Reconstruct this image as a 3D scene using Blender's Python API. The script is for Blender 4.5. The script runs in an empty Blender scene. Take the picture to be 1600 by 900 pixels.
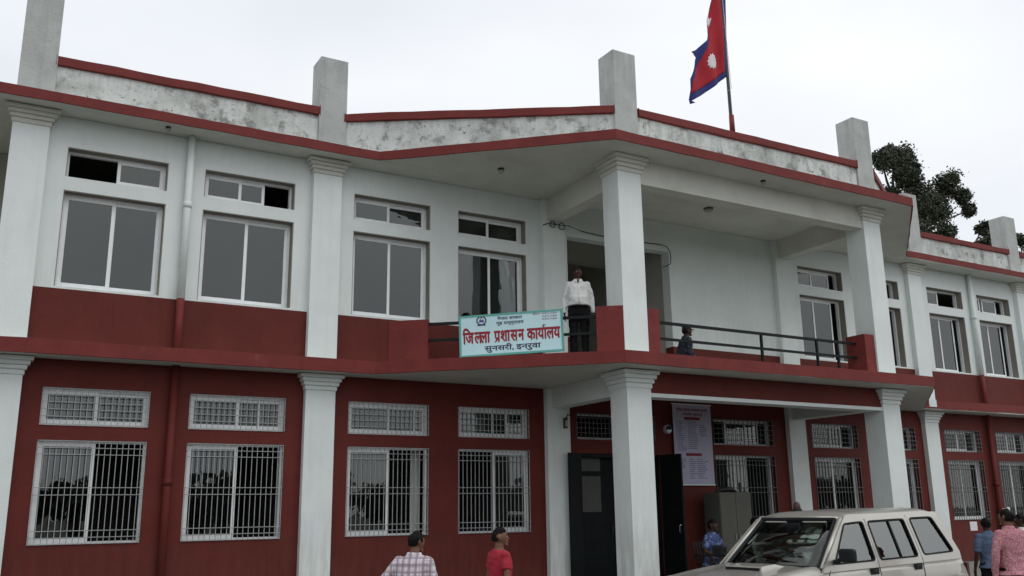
import bpy, bmesh, math, random
from mathutils import Vector, Matrix, noise as mnoise
random.seed(7)
R = math.radians
S = bpy.context.scene
COL = S.collection

# ------------------------------------------------------------------ camera
FW = Vector((0.48566906, 0.8421976, 0.23415544))
RT = Vector((0.86781496, -0.49670578, -0.0134375))
UP = Vector((-0.10498933, -0.20972978, 0.9721063))
cd = bpy.data.cameras.new('camera')
cam = bpy.data.objects.new('camera', cd)
COL.objects.link(cam)
cd.sensor_width = 36.0
cd.lens = 1439.83 / 1600 * 36
cd.clip_start = 0.1
cd.clip_end = 2000
cam.matrix_world = Matrix(((RT.x, UP.x, -FW.x, 0), (RT.y, UP.y, -FW.y, -15), (RT.z, UP.z, -FW.z, 1.90), (0, 0, 0, 1)))
S.camera = cam

# ------------------------------------------------------------------ light
SUN_EL, SUN_AZ = 48, 25            # soft sun behind cloud, from the front right of the building
w = bpy.data.worlds.new('World')
S.world = w
w.use_nodes = True
nt = w.node_tree
for n in list(nt.nodes):
    nt.nodes.remove(n)
out = nt.nodes.new('ShaderNodeOutputWorld')
bg = nt.nodes.new('ShaderNodeBackground')
sky = nt.nodes.new('ShaderNodeTexSky')
sky.sky_type = 'NISHITA'
sky.sun_disc = False
sky.sun_elevation = R(SUN_EL)
sky.sun_rotation = R(180 - SUN_AZ)
sky.dust_density = 4
tc = nt.nodes.new('ShaderNodeTexCoord')
nz = nt.nodes.new('ShaderNodeTexNoise')
nz.inputs['Scale'].default_value = 1.6
nz.inputs['Detail'].default_value = 4
nz.inputs['Roughness'].default_value = 0.45
cr = nt.nodes.new('ShaderNodeValToRGB')
cr.color_ramp.elements[0].position = 0.30
cr.color_ramp.elements[0].color = (7.9, 8.3, 9.0, 1)
cr.color_ramp.elements[1].position = 0.66
cr.color_ramp.elements[1].color = (10.7, 10.85, 10.9, 1)
mix = nt.nodes.new('ShaderNodeMix')
mix.data_type = 'RGBA'
mix.inputs[0].default_value = 0.93
mp = nt.nodes.new('ShaderNodeMapping')
mp.inputs['Scale'].default_value = (1, 1, 2.2)
mp.inputs['Location'].default_value = (3.3, 1.2, 0.4)
nt.links.new(tc.outputs['Generated'], mp.inputs[0])
nt.links.new(mp.outputs[0], nz.inputs['Vector'])
nt.links.new(nz.outputs['Fac'], cr.inputs[0])
nt.links.new(sky.outputs[0], mix.inputs[6])
nt.links.new(cr.outputs[0], mix.inputs[7])
nt.links.new(mix.outputs[2], bg.inputs[0])
bg.inputs[1].default_value = 0.10
nt.links.new(bg.outputs[0], out.inputs[0])

ld = bpy.data.lights.new('sun', 'SUN')
ld.energy = 0.55
ld.angle = R(38)
ld.color = (1.0, 0.97, 0.93)
sun = bpy.data.objects.new('sun', ld)
COL.objects.link(sun)
az, el = R(SUN_AZ), R(SUN_EL)
sd = Vector((math.sin(az) * math.cos(el), -math.cos(az) * math.cos(el), math.sin(el)))   # towards the sun
sun.rotation_euler = sd.to_track_quat('Z', 'Y').to_euler()
sun.location = sd * 40

S.view_settings.view_transform = 'Standard'
S.view_settings.look = 'None'
S.view_settings.exposure = 0.05
S.view_settings.gamma = 1.0
S.render.engine = 'CYCLES'
S.cycles.max_bounces = 7
S.cycles.diffuse_bounces = 4
S.cycles.transparent_max_bounces = 16
S.cycles.use_denoising = True
S.cycles.sample_clamp_indirect = 4
S.cycles.caustics_reflective = False
S.cycles.caustics_refractive = False

# ------------------------------------------------------------------ materials
def mat(name, col, rough=0.6, var=0.12, scale=3.0, metal=0.0, spec=0.5, bump=0.0, bscale=60.0, streak=0.0,
        spots=None, zbands=(), coat=0.0, vscale=(1, 1, 1), attr=None):
    m = bpy.data.materials.new(name)
    m.use_nodes = True
    t = m.node_tree
    b = t.nodes['Principled BSDF']
    b.inputs['Roughness'].default_value = rough
    b.inputs['Metallic'].default_value = metal
    b.inputs['Specular IOR Level'].default_value = spec
    b.inputs['Coat Weight'].default_value = coat
    tc = t.nodes.new('ShaderNodeTexCoord')
    mp = t.nodes.new('ShaderNodeMapping')
    mp.inputs['Scale'].default_value = vscale
    t.links.new(tc.outputs['Object'], mp.inputs[0])
    n = t.nodes.new('ShaderNodeTexNoise')
    n.inputs['Scale'].default_value = scale
    n.inputs['Detail'].default_value = 6
    n.inputs['Roughness'].default_value = 0.6
    t.links.new(mp.outputs[0], n.inputs['Vector'])
    r = t.nodes.new('ShaderNodeValToRGB')
    r.color_ramp.elements[0].position = 0.25
    r.color_ramp.elements[1].position = 0.75
    c = Vector(col)
    r.color_ramp.elements[0].color = (*(c * (1 - var)), 1)
    r.color_ramp.elements[1].color = (*[min(1, v) for v in (c * (1 + var))], 1)
    t.links.new(n.outputs['Fac'], r.inputs[0])
    cur = r.outputs[0]
    def darken(fac_socket, colour, amt):
        nonlocal cur
        mx = t.nodes.new('ShaderNodeMix')
        mx.data_type = 'RGBA'
        mu = t.nodes.new('ShaderNodeMath')
        mu.operation = 'MULTIPLY'
        mu.inputs[1].default_value = amt
        t.links.new(fac_socket, mu.inputs[0])
        t.links.new(mu.outputs[0], mx.inputs[0])
        t.links.new(cur, mx.inputs[6])
        mx.inputs[7].default_value = (*colour, 1)
        cur = mx.outputs[2]
    if streak:
        mp2 = t.nodes.new('ShaderNodeMapping')
        mp2.inputs['Scale'].default_value = (9, 9, 0.55)
        t.links.new(tc.outputs['Object'], mp2.inputs[0])
        n2 = t.nodes.new('ShaderNodeTexNoise')
        n2.inputs['Scale'].default_value = 1.0
        n2.inputs['Detail'].default_value = 5
        t.links.new(mp2.outputs[0], n2.inputs['Vector'])
        r2 = t.nodes.new('ShaderNodeValToRGB')
        r2.color_ramp.elements[0].position = 0.52
        r2.color_ramp.elements[1].position = 0.78
        t.links.new(n2.outputs['Fac'], r2.inputs[0])
        darken(r2.outputs[0], tuple(c * 0.55), streak)
    if spots:
        for sc, lo, hi, amt, colr in spots:
            n3 = t.nodes.new('ShaderNodeTexNoise')
            n3.inputs['Scale'].default_value = sc
            n3.inputs['Detail'].default_value = 8
            n3.inputs['Roughness'].default_value = 0.7
            t.links.new(tc.outputs['Object'], n3.inputs['Vector'])
            r3 = t.nodes.new('ShaderNodeValToRGB')
            r3.color_ramp.elements[0].position = lo
            r3.color_ramp.elements[1].position = hi
            t.links.new(n3.outputs['Fac'], r3.inputs[0])
            darken(r3.outputs[0], colr, amt)
    for ztop, zbot, amt, colr in zbands:       # dirt that ran down from a sill, cap or splashed up from the ground
        sp_ = t.nodes.new('ShaderNodeSeparateXYZ')
        t.links.new(tc.outputs['Object'], sp_.inputs[0])
        mr = t.nodes.new('ShaderNodeMapRange')
        mr.inputs['From Min'].default_value = zbot
        mr.inputs['From Max'].default_value = ztop
        t.links.new(sp_.outputs['Z'], mr.inputs['Value'])
        lt = t.nodes.new('ShaderNodeMath')
        lt.operation = 'LESS_THAN' if ztop > zbot else 'GREATER_THAN'
        lt.inputs[1].default_value = ztop + (0.01 if ztop > zbot else -0.5)
        t.links.new(sp_.outputs['Z'], lt.inputs[0])
        m3 = t.nodes.new('ShaderNodeMapping')
        m3.inputs['Scale'].default_value = (7, 7, 0.8)
        m3.inputs['Location'].default_value = (ztop, 0, 0)
        t.links.new(tc.outputs['Object'], m3.inputs[0])
        n4 = t.nodes.new('ShaderNodeTexNoise')
        n4.inputs['Scale'].default_value = 1.3
        n4.inputs['Detail'].default_value = 7
        n4.inputs['Roughness'].default_value = 0.65
        t.links.new(m3.outputs[0], n4.inputs['Vector'])
        r4 = t.nodes.new('ShaderNodeValToRGB')
        r4.color_ramp.elements[0].position = 0.42
        r4.color_ramp.elements[1].position = 0.68
        t.links.new(n4.outputs['Fac'], r4.inputs[0])
        a1 = t.nodes.new('ShaderNodeMath')
        a1.operation = 'MULTIPLY'
        a2 = t.nodes.new('ShaderNodeMath')
        a2.operation = 'MULTIPLY'
        t.links.new(mr.outputs[0], a1.inputs[0])
        t.links.new(r4.outputs[0], a1.inputs[1])
        t.links.new(a1.outputs[0], a2.inputs[0])
        t.links.new(lt.outputs[0], a2.inputs[1])
        darken(a2.outputs[0], colr, amt)
    t.links.new(cur, b.inputs['Base Color'])
    if bump:
        nb = t.nodes.new('ShaderNodeTexNoise')
        nb.inputs['Scale'].default_value = bscale
        nb.inputs['Detail'].default_value = 3
        t.links.new(tc.outputs['Object'], nb.inputs['Vector'])
        bp = t.nodes.new('ShaderNodeBump')
        bp.inputs['Strength'].default_value = bump
        bp.inputs['Distance'].default_value = 0.02
        t.links.new(nb.outputs['Fac'], bp.inputs['Height'])
        t.links.new(bp.outputs[0], b.inputs['Normal'])
    return m

def glass_mat(name, tint, ior=1.6, rough=0.0):
    m = bpy.data.materials.new(name)
    m.use_nodes = True
    t = m.node_tree
    for n in list(t.nodes):
        t.nodes.remove(n)
    o = t.nodes.new('ShaderNodeOutputMaterial')
    tr = t.nodes.new('ShaderNodeBsdfTransparent')
    tr.inputs[0].default_value = (*tint, 1)
    gl = t.nodes.new('ShaderNodeBsdfGlossy')
    gl.inputs['Roughness'].default_value = rough
    tc = t.nodes.new('ShaderNodeTexCoord')
    n = t.nodes.new('ShaderNodeTexNoise')
    n.inputs['Scale'].default_value = 1.3
    bp = t.nodes.new('ShaderNodeBump')
    bp.inputs['Strength'].default_value = 0.25
    bp.inputs['Distance'].default_value = 0.02
    t.links.new(tc.outputs['Object'], n.inputs['Vector'])
    t.links.new(n.outputs['Fac'], bp.inputs['Height'])
    t.links.new(bp.outputs[0], gl.inputs['Normal'])
    gl.inputs[0].default_value = (0.95, 0.98, 0.95, 1)
    fr = t.nodes.new('ShaderNodeFresnel')
    fr.inputs[0].default_value = ior
    mx = t.nodes.new('ShaderNodeMixShader')
    t.links.new(fr.outputs[0], mx.inputs[0])
    t.links.new(tr.outputs[0], mx.inputs[1])
    t.links.new(gl.outputs[0], mx.inputs[2])
    t.links.new(mx.outputs[0], o.inputs[0])
    return m

M = {}
M['white'] = mat('white_wall_paint', (0.68, 0.74, 0.725), 0.75, 0.06, 1.1, bump=0.15, bscale=45, streak=0.10,
                 spots=[(1.6, 0.52, 0.80, 0.22, (0.48, 0.50, 0.47)), (6.0, 0.64, 0.72, 0.25, (0.45, 0.45, 0.42))], zbands=[(5.3, 6.2, 0.35, (0.50, 0.47, 0.43))])
M['soffit'] = mat('soffit_paint', (0.60, 0.61, 0.56), 0.85, 0.08, 1.2, bump=0.12, bscale=30,
                  spots=[(1.1, 0.5, 0.8, 0.35, (0.33, 0.32, 0.27))])
M['column'] = mat('column_paint', (0.71, 0.77, 0.755), 0.7, 0.06, 1.6, bump=0.18, bscale=35, streak=0.14,
                  zbands=[(0.4, 2.2, 0.75, (0.36, 0.32, 0.27)), (5.4, 4.3, 0.0, (0.4, 0.4, 0.4))],
                  spots=[(2.2, 0.60, 0.80, 0.30, (0.42, 0.43, 0.42))])
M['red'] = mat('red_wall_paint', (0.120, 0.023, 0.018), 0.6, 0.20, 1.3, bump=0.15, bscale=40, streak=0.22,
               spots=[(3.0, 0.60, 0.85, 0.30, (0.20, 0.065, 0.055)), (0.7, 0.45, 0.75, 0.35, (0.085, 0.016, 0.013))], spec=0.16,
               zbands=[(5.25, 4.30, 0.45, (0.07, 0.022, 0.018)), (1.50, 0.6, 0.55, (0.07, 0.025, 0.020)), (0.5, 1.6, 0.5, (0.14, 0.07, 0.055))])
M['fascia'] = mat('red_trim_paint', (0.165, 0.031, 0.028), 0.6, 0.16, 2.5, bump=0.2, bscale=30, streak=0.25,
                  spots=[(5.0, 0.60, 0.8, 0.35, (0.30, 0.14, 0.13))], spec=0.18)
M['parapet'] = mat('weathered_plaster', (0.62, 0.65, 0.63), 0.85, 0.10, 2.5, bump=0.35, bscale=22, streak=0.12,
                   spots=[(1.1, 0.46, 0.66, 0.72, (0.25, 0.26, 0.24)), (3.6, 0.52, 0.62, 0.75, (0.15, 0.15, 0.14)), (9.0, 0.60, 0.65, 0.85, (0.07, 0.07, 0.065)),
                          (20.0, 0.60, 0.68, 0.6, (0.10, 0.10, 0.09))], zbands=[(8.8, 8.25, 0.55, (0.20, 0.20, 0.19))])
M['post'] = mat('weathered_post_plaster', (0.43, 0.45, 0.44), 0.85, 0.14, 2.2, bump=0.3, bscale=25, streak=0.35,
                spots=[(2.0, 0.50, 0.75, 0.5, (0.26, 0.26, 0.24)), (9.0, 0.62, 0.7, 0.4, (0.15, 0.15, 0.14))], zbands=[(10.1, 9.2, 0.45, (0.19, 0.19, 0.18))])
M['plinth'] = mat('plinth_cement', (0.27, 0.26, 0.23), 0.9, 0.2, 3, bump=0.4, bscale=25, streak=0.3)
M['frame'] = mat('white_aluminium', (0.80, 0.83, 0.84), 0.45, 0.05, 6, spots=[(9.0, 0.62, 0.75, 0.35, (0.35, 0.34, 0.31))])
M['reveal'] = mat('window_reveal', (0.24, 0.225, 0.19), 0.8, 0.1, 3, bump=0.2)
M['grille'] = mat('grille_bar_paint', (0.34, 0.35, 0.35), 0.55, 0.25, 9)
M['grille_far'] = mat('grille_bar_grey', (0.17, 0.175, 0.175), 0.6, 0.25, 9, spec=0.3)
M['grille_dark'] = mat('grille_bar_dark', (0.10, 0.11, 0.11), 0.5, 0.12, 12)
M['glass'] = glass_mat('window_glass', (0.30, 0.33, 0.34), 1.85)
M['glassg'] = glass_mat('ground_window_glass', (0.25, 0.29, 0.30), 1.95)
M['screenglass'] = glass_mat('windscreen_glass', (0.50, 0.55, 0.52), 1.8, 0.05)
M['carglass'] = glass_mat('car_glass', (0.66, 0.77, 0.70), 2.7)
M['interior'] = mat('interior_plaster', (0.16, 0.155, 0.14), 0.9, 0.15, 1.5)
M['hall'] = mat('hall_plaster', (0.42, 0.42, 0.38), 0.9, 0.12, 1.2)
M['curtain'] = mat('curtain_cloth', (0.55, 0.57, 0.55), 0.9, 0.2, 6, vscale=(4, 4, 0.3))
M['curtain_grey'] = mat('grey_curtain_cloth', (0.13, 0.145, 0.15), 0.9, 0.3, 5, vscale=(5, 5, 0.3))
M['rail'] = mat('black_rail_paint', (0.012, 0.014, 0.016), 0.5, 0.2, 8, spec=0.12)
M['door'] = mat('black_door_paint', (0.008, 0.011, 0.012), 0.5, 0.3, 4, bump=0.1, spec=0.10)
M['doorpane'] = mat('frosted_door_pane', (0.045, 0.047, 0.040), 0.5, 0.2, 4)
M['ground'] = mat('dusty_ground', (0.12, 0.11, 0.095), 0.95, 0.25, 0.8, bump=0.4, bscale=12)
M['paving'] = mat('concrete_paving', (0.15, 0.145, 0.135), 0.9, 0.2, 2, bump=0.3, bscale=20)
M['cable'] = mat('black_cable', (0.015, 0.015, 0.015), 0.6, 0.1)
M['lamp'] = mat('lamp_glass', (0.35, 0.35, 0.30), 0.4, 0.1)
M['lampdark'] = mat('lamp_dark', (0.03, 0.028, 0.025), 0.5, 0.1)
M['bark'] = mat('tree_bark', (0.085, 0.07, 0.055), 0.95, 0.35, 6, bump=0.6, bscale=15)
M['leaf'] = mat('tree_leaf', (0.046, 0.055, 0.036), 0.6, 0.5, 1.5, spec=0.3)
M['leaf2'] = mat('tree_leaf_light', (0.085, 0.098, 0.060), 0.6, 0.4, 1.5, spec=0.3)
M['signblue'] = mat('sign_sheet', (0.52, 0.74, 0.79), 0.5, 0.05, 3)
M['signteal'] = mat('sign_border', (0.10, 0.36, 0.31), 0.5, 0.08, 3)
M['signred'] = mat('sign_red_paint', (0.27, 0.010, 0.022), 0.6, 0.1, 8)
M['signdark'] = mat('sign_dark_paint', (0.04, 0.035, 0.09), 0.6, 0.1, 8)
M['paper'] = mat('banner_vinyl', (0.46, 0.45, 0.58), 0.6, 0.07, 2)
M['ink'] = mat('ink_blue', (0.10, 0.10, 0.28), 0.7, 0.1, 8)
M['inkred'] = mat('ink_red', (0.22, 0.02, 0.05), 0.7, 0.1, 8)
M['whitepaper'] = mat('white_paper', (0.72, 0.70, 0.74), 0.7, 0.05, 4)
M['cabinet'] = mat('steel_cabinet_paint', (0.095, 0.098, 0.084), 0.55, 0.12, 3, spec=0.2)
M['carpaint'] = mat('car_paint_beige', (0.45, 0.435, 0.39), 0.36, 0.05, 3, metal=0.5, coat=0.7,
                    spots=[(2.5, 0.55, 0.85, 0.18, (0.30, 0.27, 0.22))])
M['cartrim'] = mat('car_black_trim', (0.012, 0.013, 0.015), 0.55, 0.15, 8, spec=0.2)
M['carseat'] = mat('car_seat_cloth', (0.12, 0.12, 0.105), 0.9, 0.2, 6)
M['chrome'] = mat('chrome', (0.6, 0.6, 0.6), 0.15, 0.02, 3, metal=1.0)
M['tyre'] = mat('tyre_rubber', (0.02, 0.02, 0.02), 0.85, 0.2, 8)
M['beacon'] = mat('dark_red_lens', (0.05, 0.006, 0.009), 0.4, 0.2, 6)
M['lens'] = mat('clear_lens', (0.6, 0.6, 0.58), 0.1, 0.05, 6)
M['rearlens'] = mat('tail_light_red', (0.06, 0.005, 0.006), 0.35, 0.1, 6)
M['flagred'] = mat('flag_crimson', (0.36, 0.006, 0.018), 0.8, 0.18, 3)
M['flagblue'] = mat('flag_blue', (0.018, 0.030, 0.16), 0.8, 0.18, 3)
M['flagwhite'] = mat('flag_white', (0.68, 0.66, 0.70), 0.8, 0.05, 3)
M['pole'] = mat('pole_paint', (0.045, 0.05, 0.05), 0.5, 0.3, 5)
M['rust'] = mat('rusty_red_metal', (0.16, 0.02, 0.015), 0.7, 0.2, 6)
M['chair'] = mat('dark_chair_plastic', (0.03, 0.012, 0.012), 0.5, 0.1)
M['skin'] = mat('skin_brown', (0.16, 0.078, 0.050), 0.6, 0.18, 14, spec=0.25, bump=0.2, bscale=50)
M['skin_dark'] = mat('skin_dark_brown', (0.055, 0.027, 0.020), 0.6, 0.18, 14, spec=0.2, bump=0.2, bscale=50)
M['hair'] = mat('black_hair', (0.006, 0.005, 0.005), 0.6, 0.4, 40, spec=0.12, bump=0.6, bscale=90)
M['eye'] = mat('eye_white', (0.6, 0.58, 0.55), 0.3, 0.02)
M['pupil'] = mat('eye_dark', (0.01, 0.01, 0.01), 0.2, 0.02)
M['shoe'] = mat('dark_shoe', (0.015, 0.013, 0.012), 0.5, 0.1)
M['trouser'] = mat('black_trousers', (0.010, 0.010, 0.012), 0.85, 0.3, 8, spec=0.1)
M['trouser_grey'] = mat('grey_trousers', (0.07, 0.07, 0.075), 0.85, 0.3, 8)
M['shirt_white'] = mat('white_shirt', (0.60, 0.61, 0.60), 0.85, 0.06, 6, bump=0.5, bscale=7)
M['shirt_red'] = mat('red_tshirt', (0.33, 0.012, 0.030), 0.85, 0.12, 6, bump=0.5, bscale=7)
M['shirt_blue'] = mat('blue_shirt', (0.07, 0.10, 0.17), 0.85, 0.2, 20, bump=0.5, bscale=7)

def fabric_pattern(name, kind):
    m = bpy.data.materials.new(name)
    m.use_nodes = True
    t = m.node_tree
    b = t.nodes['Principled BSDF']
    b.inputs['Roughness'].default_value = 0.85
    tc = t.nodes.new('ShaderNodeTexCoord')
    if kind == 'plaid':
        cur = None
        for axis, sc, colr, amt in (('X', 13, (0.22, 0.16, 0.20), 0.75), ('Z', 13, (0.22, 0.17, 0.21), 0.65), ('X', 29, (0.35, 0.24, 0.30), 0.4), ('Z', 31, (0.33, 0.25, 0.30), 0.4)):
            wv = t.nodes.new('ShaderNodeTexWave')
            wv.wave_type = 'BANDS'
            wv.bands_direction = axis
            wv.inputs['Scale'].default_value = sc / 3.0
            wv.inputs['Distortion'].default_value = 0.35
            wv.inputs['Detail Scale'].default_value = 0.6
            t.links.new(tc.outputs['Object'], wv.inputs['Vector'])
            r = t.nodes.new('ShaderNodeValToRGB')
            r.color_ramp.elements[0].position = 0.62
            r.color_ramp.elements[1].position = 0.80
            t.links.new(wv.outputs['Fac'], r.inputs[0])
            mu = t.nodes.new('ShaderNodeMath')
            mu.operation = 'MULTIPLY'
            mu.inputs[1].default_value = amt
            t.links.new(r.outputs[0], mu.inputs[0])
            mx = t.nodes.new('ShaderNodeMix')
            mx.data_type = 'RGBA'
            t.links.new(mu.outputs[0], mx.inputs[0])
            if cur is None:
                mx.inputs[6].default_value = (0.66, 0.63, 0.66, 1)
            else:
                t.links.new(cur, mx.inputs[6])
            mx.inputs[7].default_value = (*colr, 1)
            cur = mx.outputs[2]
        t.links.new(cur, b.inputs['Base Color'])
    else:
        v = t.nodes.new('ShaderNodeTexVoronoi' if kind[0] != 'pink' else 'ShaderNodeTexNoise')
        v.inputs['Scale'].default_value = 22 if kind[0] != 'pink' else 45
        t.links.new(tc.outputs['Object'], v.inputs['Vector'])
        r = t.nodes.new('ShaderNodeValToRGB')
        r.color_ramp.interpolation = 'CONSTANT' if kind[0] != 'pink' else 'LINEAR'
        cols = kind[1]
        while len(r.color_ramp.elements) < len(cols):
            r.color_ramp.elements.new(0.5)
        for i, c in enumerate(cols):
            r.color_ramp.elements[i].position = (i / len(cols)) if kind[0] != 'pink' else 0.35 + 0.3 * i / (len(cols) - 1)
            r.color_ramp.elements[i].color = (*c, 1)
        t.links.new(v.outputs['Color'] if kind[0] != 'pink' else v.outputs['Fac'], r.inputs[0])
        t.links.new(r.outputs[0], b.inputs['Base Color'])
    nb = t.nodes.new('ShaderNodeTexNoise')
    nb.inputs['Scale'].default_value = 7
    t.links.new(tc.outputs['Object'], nb.inputs['Vector'])
    bp = t.nodes.new('ShaderNodeBump')
    bp.inputs['Strength'].default_value = 0.5
    bp.inputs['Distance'].default_value = 0.03
    t.links.new(nb.outputs['Fac'], bp.inputs['Height'])
    t.links.new(bp.outputs[0], b.inputs['Normal'])
    return m
M['plaid'] = fabric_pattern('plaid_shirt', 'plaid')
M['pink'] = fabric_pattern('pink_checked_shirt', ('pink', [(0.33, 0.10, 0.13), (0.52, 0.27, 0.30)]))
M['camo_blue'] = fabric_pattern('blue_camouflage', ('camo', [(0.02, 0.03, 0.08), (0.05, 0.08, 0.22), (0.12, 0.17, 0.30), (0.03, 0.04, 0.12)]))
M['camo_dark'] = fabric_pattern('dark_camouflage', ('camo', [(0.008, 0.011, 0.02), (0.03, 0.036, 0.06), (0.015, 0.02, 0.035), (0.06, 0.065, 0.085)]))

# ------------------------------------------------------------------ mesh helpers
class MB:
    def __init__(self):
        self.v, self.f = [], []
    def add(self, vs, fs):
        b = len(self.v)
        self.v += [tuple(p) for p in vs]
        self.f += [tuple(i + b for i in f) for f in fs]
        return self
    def box(self, x0, x1, y0, y1, z0, z1):
        return self.add([(x0, y0, z0), (x1, y0, z0), (x1, y1, z0), (x0, y1, z0), (x0, y0, z1), (x1, y0, z1), (x1, y1, z1), (x0, y1, z1)],
                        [(0, 3, 2, 1), (4, 5, 6, 7), (0, 1, 5, 4), (1, 2, 6, 5), (2, 3, 7, 6), (3, 0, 4, 7)])
    def prism(self, poly, z0, z1):      # poly counter-clockwise; z0/z1 a number or a list
        n = len(poly)
        a = z0 if isinstance(z0, (list, tuple)) else [z0] * n
        b = z1 if isinstance(z1, (list, tuple)) else [z1] * n
        vs = [(p[0], p[1], a[i]) for i, p in enumerate(poly)] + [(p[0], p[1], b[i]) for i, p in enumerate(poly)]
        fs = [tuple(range(n))[::-1], tuple(range(n, 2 * n))] + [(i, (i + 1) % n, (i + 1) % n + n, i + n) for i in range(n)]
        return self.add(vs, fs)
    def bar(self, a, b, wd, dp, up=(0, 0, 1)):   # box beam a->b, wd = across, dp = along up
        a, b = Vector(a), Vector(b)
        d = (b - a).normalized()
        up = Vector(up)
        s = d.cross(up)
        if s.length < 1e-4:
            s = d.cross(Vector((0, 1, 0)))
        s.normalize()
        u = s.cross(d).normalized()
        vs = []
        for p in (a, b):
            for i, j in ((-1, -1), (1, -1), (1, 1), (-1, 1)):
                vs.append(p + s * i * wd / 2 + u * j * dp / 2)
        return self.add(vs, [(0, 1, 2, 3), (7, 6, 5, 4), (0, 4, 5, 1), (1, 5, 6, 2), (2, 6, 7, 3), (3, 7, 4, 0)])
    def tube(self, pts, radii, seg=10, ref=(1, 0, 0), dome=False):
        pts = [Vector(p) for p in pts]
        rr = [(r, r) if not isinstance(r, (tuple, list)) else r for r in (radii if isinstance(radii, (list, tuple)) else [radii] * len(pts))]
        if dome:      # rounded ends
            d0 = (pts[0] - pts[1]).normalized()
            d1 = (pts[-1] - pts[-2]).normalized()
            r0, r1 = rr[0], rr[-1]
            pre = [(pts[0] + d0 * max(r0) * s, (r0[0] * c, r0[1] * c)) for s, c in ((0.92, 0.35), (0.65, 0.75))]
            post = [(pts[-1] + d1 * max(r1) * s, (r1[0] * c, r1[1] * c)) for s, c in ((0.65, 0.75), (0.92, 0.35))]
            pts = [p for p, _ in pre] + pts + [p for p, _ in post]
            rr = [r for _, r in pre] + rr + [r for _, r in post]
        vs, fs = [], []
        n = len(pts)
        ref = Vector(ref)
        for i, p in enumerate(pts):
            d = (pts[min(i + 1, n - 1)] - pts[max(i - 1, 0)]).normalized()
            a = ref - d * ref.dot(d)
            if a.length < 0.15:
                a = Vector((0, 1, 0)) - d * d.y
                if a.length < 0.15:
                    a = Vector((0, 0, 1)) - d * d.z
            a.normalize()
            b = d.cross(a)
            for k in range(seg):
                t = 2 * math.pi * k / seg
                vs.append(p + a * math.cos(t) * rr[i][0] + b * math.sin(t) * rr[i][1])
        for i in range(n - 1):
            for k in range(seg):
                k2 = (k + 1) % seg
                fs.append((i * seg + k, i * seg + k2, (i + 1) * seg + k2, (i + 1) * seg + k))
        fs.append(tuple(range(seg))[::-1])
        fs.append(tuple(range((n - 1) * seg, n * seg)))
        return self.add(vs, fs)
    def ball(self, c, rx, ry, rz, su=14, sv=9):
        c = Vector(c)
        vs = [c + Vector((0, 0, -rz))]
        for j in range(1, sv):
            ph = -math.pi / 2 + math.pi * j / sv
            for i in range(su):
                t = 2 * math.pi * i / su
                vs.append(c + Vector((rx * math.cos(ph) * math.cos(t), ry * math.cos(ph) * math.sin(t), rz * math.sin(ph))))
        vs.append(c + Vector((0, 0, rz)))
        fs = [(0, 1 + (i + 1) % su, 1 + i) for i in range(su)]
        for j in range(sv - 2):
            for i in range(su):
                a, b = 1 + j * su + i, 1 + j * su + (i + 1) % su
                fs.append((a, b, b + su, a + su))
        t = 1 + (sv - 1) * su
        fs += [(t, 1 + (sv - 2) * su + i, 1 + (sv - 2) * su + (i + 1) % su) for i in range(su)]
        return self.add(vs, fs)
    def mesh(self, name, material=None, smooth=False):
        me = bpy.data.meshes.new(name)
        me.from_pydata(self.v, [], self.f)
        me.validate()
        if smooth:
            for p in me.polygons:
                p.use_smooth = True
        if material:
            me.materials.append(M[material] if isinstance(material, str) else material)
        return me
    def obj(self, name, material, parent=None, smooth=False, **kw):
        return link(name, self.mesh(name, material, smooth), parent, **kw)

def link(name, data, parent=None, **kw):
    o = bpy.data.objects.new(name, data)
    COL.objects.link(o)
    if parent is not None:
        o.parent = parent
    for k, v in kw.items():
        if k in ('label', 'category', 'group', 'kind'):
            o[k] = v
        elif k == 'loc':
            o.location = v
        elif k == 'rot':
            o.rotation_euler = v
    return o

def thing(name, label, category, loc=(0, 0, 0), rotz=0, group=None):
    o = link(name, None, None, label=label, category=category, loc=loc, rot=(0, 0, rotz))
    if group:
        o['group'] = group
    return o

def bevel(o, wdt=0.01, seg=2):
    m = o.modifiers.new('bevel', 'BEVEL')
    m.width = wdt
    m.segments = seg
    m.limit_method = 'ANGLE'
    return o

TS = bpy.data.scenes.new('workbench')      # scratch scene for baking meshes, removed at the end
def baked(o):
    TS.collection.objects.link(o)
    vl = TS.view_layers[0]
    vl.update()
    dg = vl.depsgraph
    r = bpy.data.meshes.new_from_object(o.evaluated_get(dg), depsgraph=dg)
    bpy.data.objects.remove(o)
    return r

def remeshed(mb, voxel, wob=0.0, seed=0):
    me = mb.mesh('tmp')
    o = bpy.data.objects.new('tmp', me)
    md = o.modifiers.new('r', 'REMESH')
    md.mode = 'VOXEL'
    md.voxel_size = voxel
    sm = o.modifiers.new('s', 'SMOOTH')
    sm.factor = 0.5
    sm.iterations = 3
    r = baked(o)
    bpy.data.meshes.remove(me)
    if wob:
        nr = [v.normal.copy() for v in r.vertices]
        co = []
        for v, n_ in zip(r.vertices, nr):
            p = v.co
            a = mnoise.noise(Vector((p.x * 9 + seed, p.y * 9, p.z * 14))) + 0.5 * mnoise.noise(Vector((p.x * 20, p.y * 20 + seed, p.z * 26)))
            co += list(p + n_ * a * wob)
        r.vertices.foreach_set('co', co)
        r.update()
    for p in r.polygons:
        p.use_smooth = True
    return r

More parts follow.
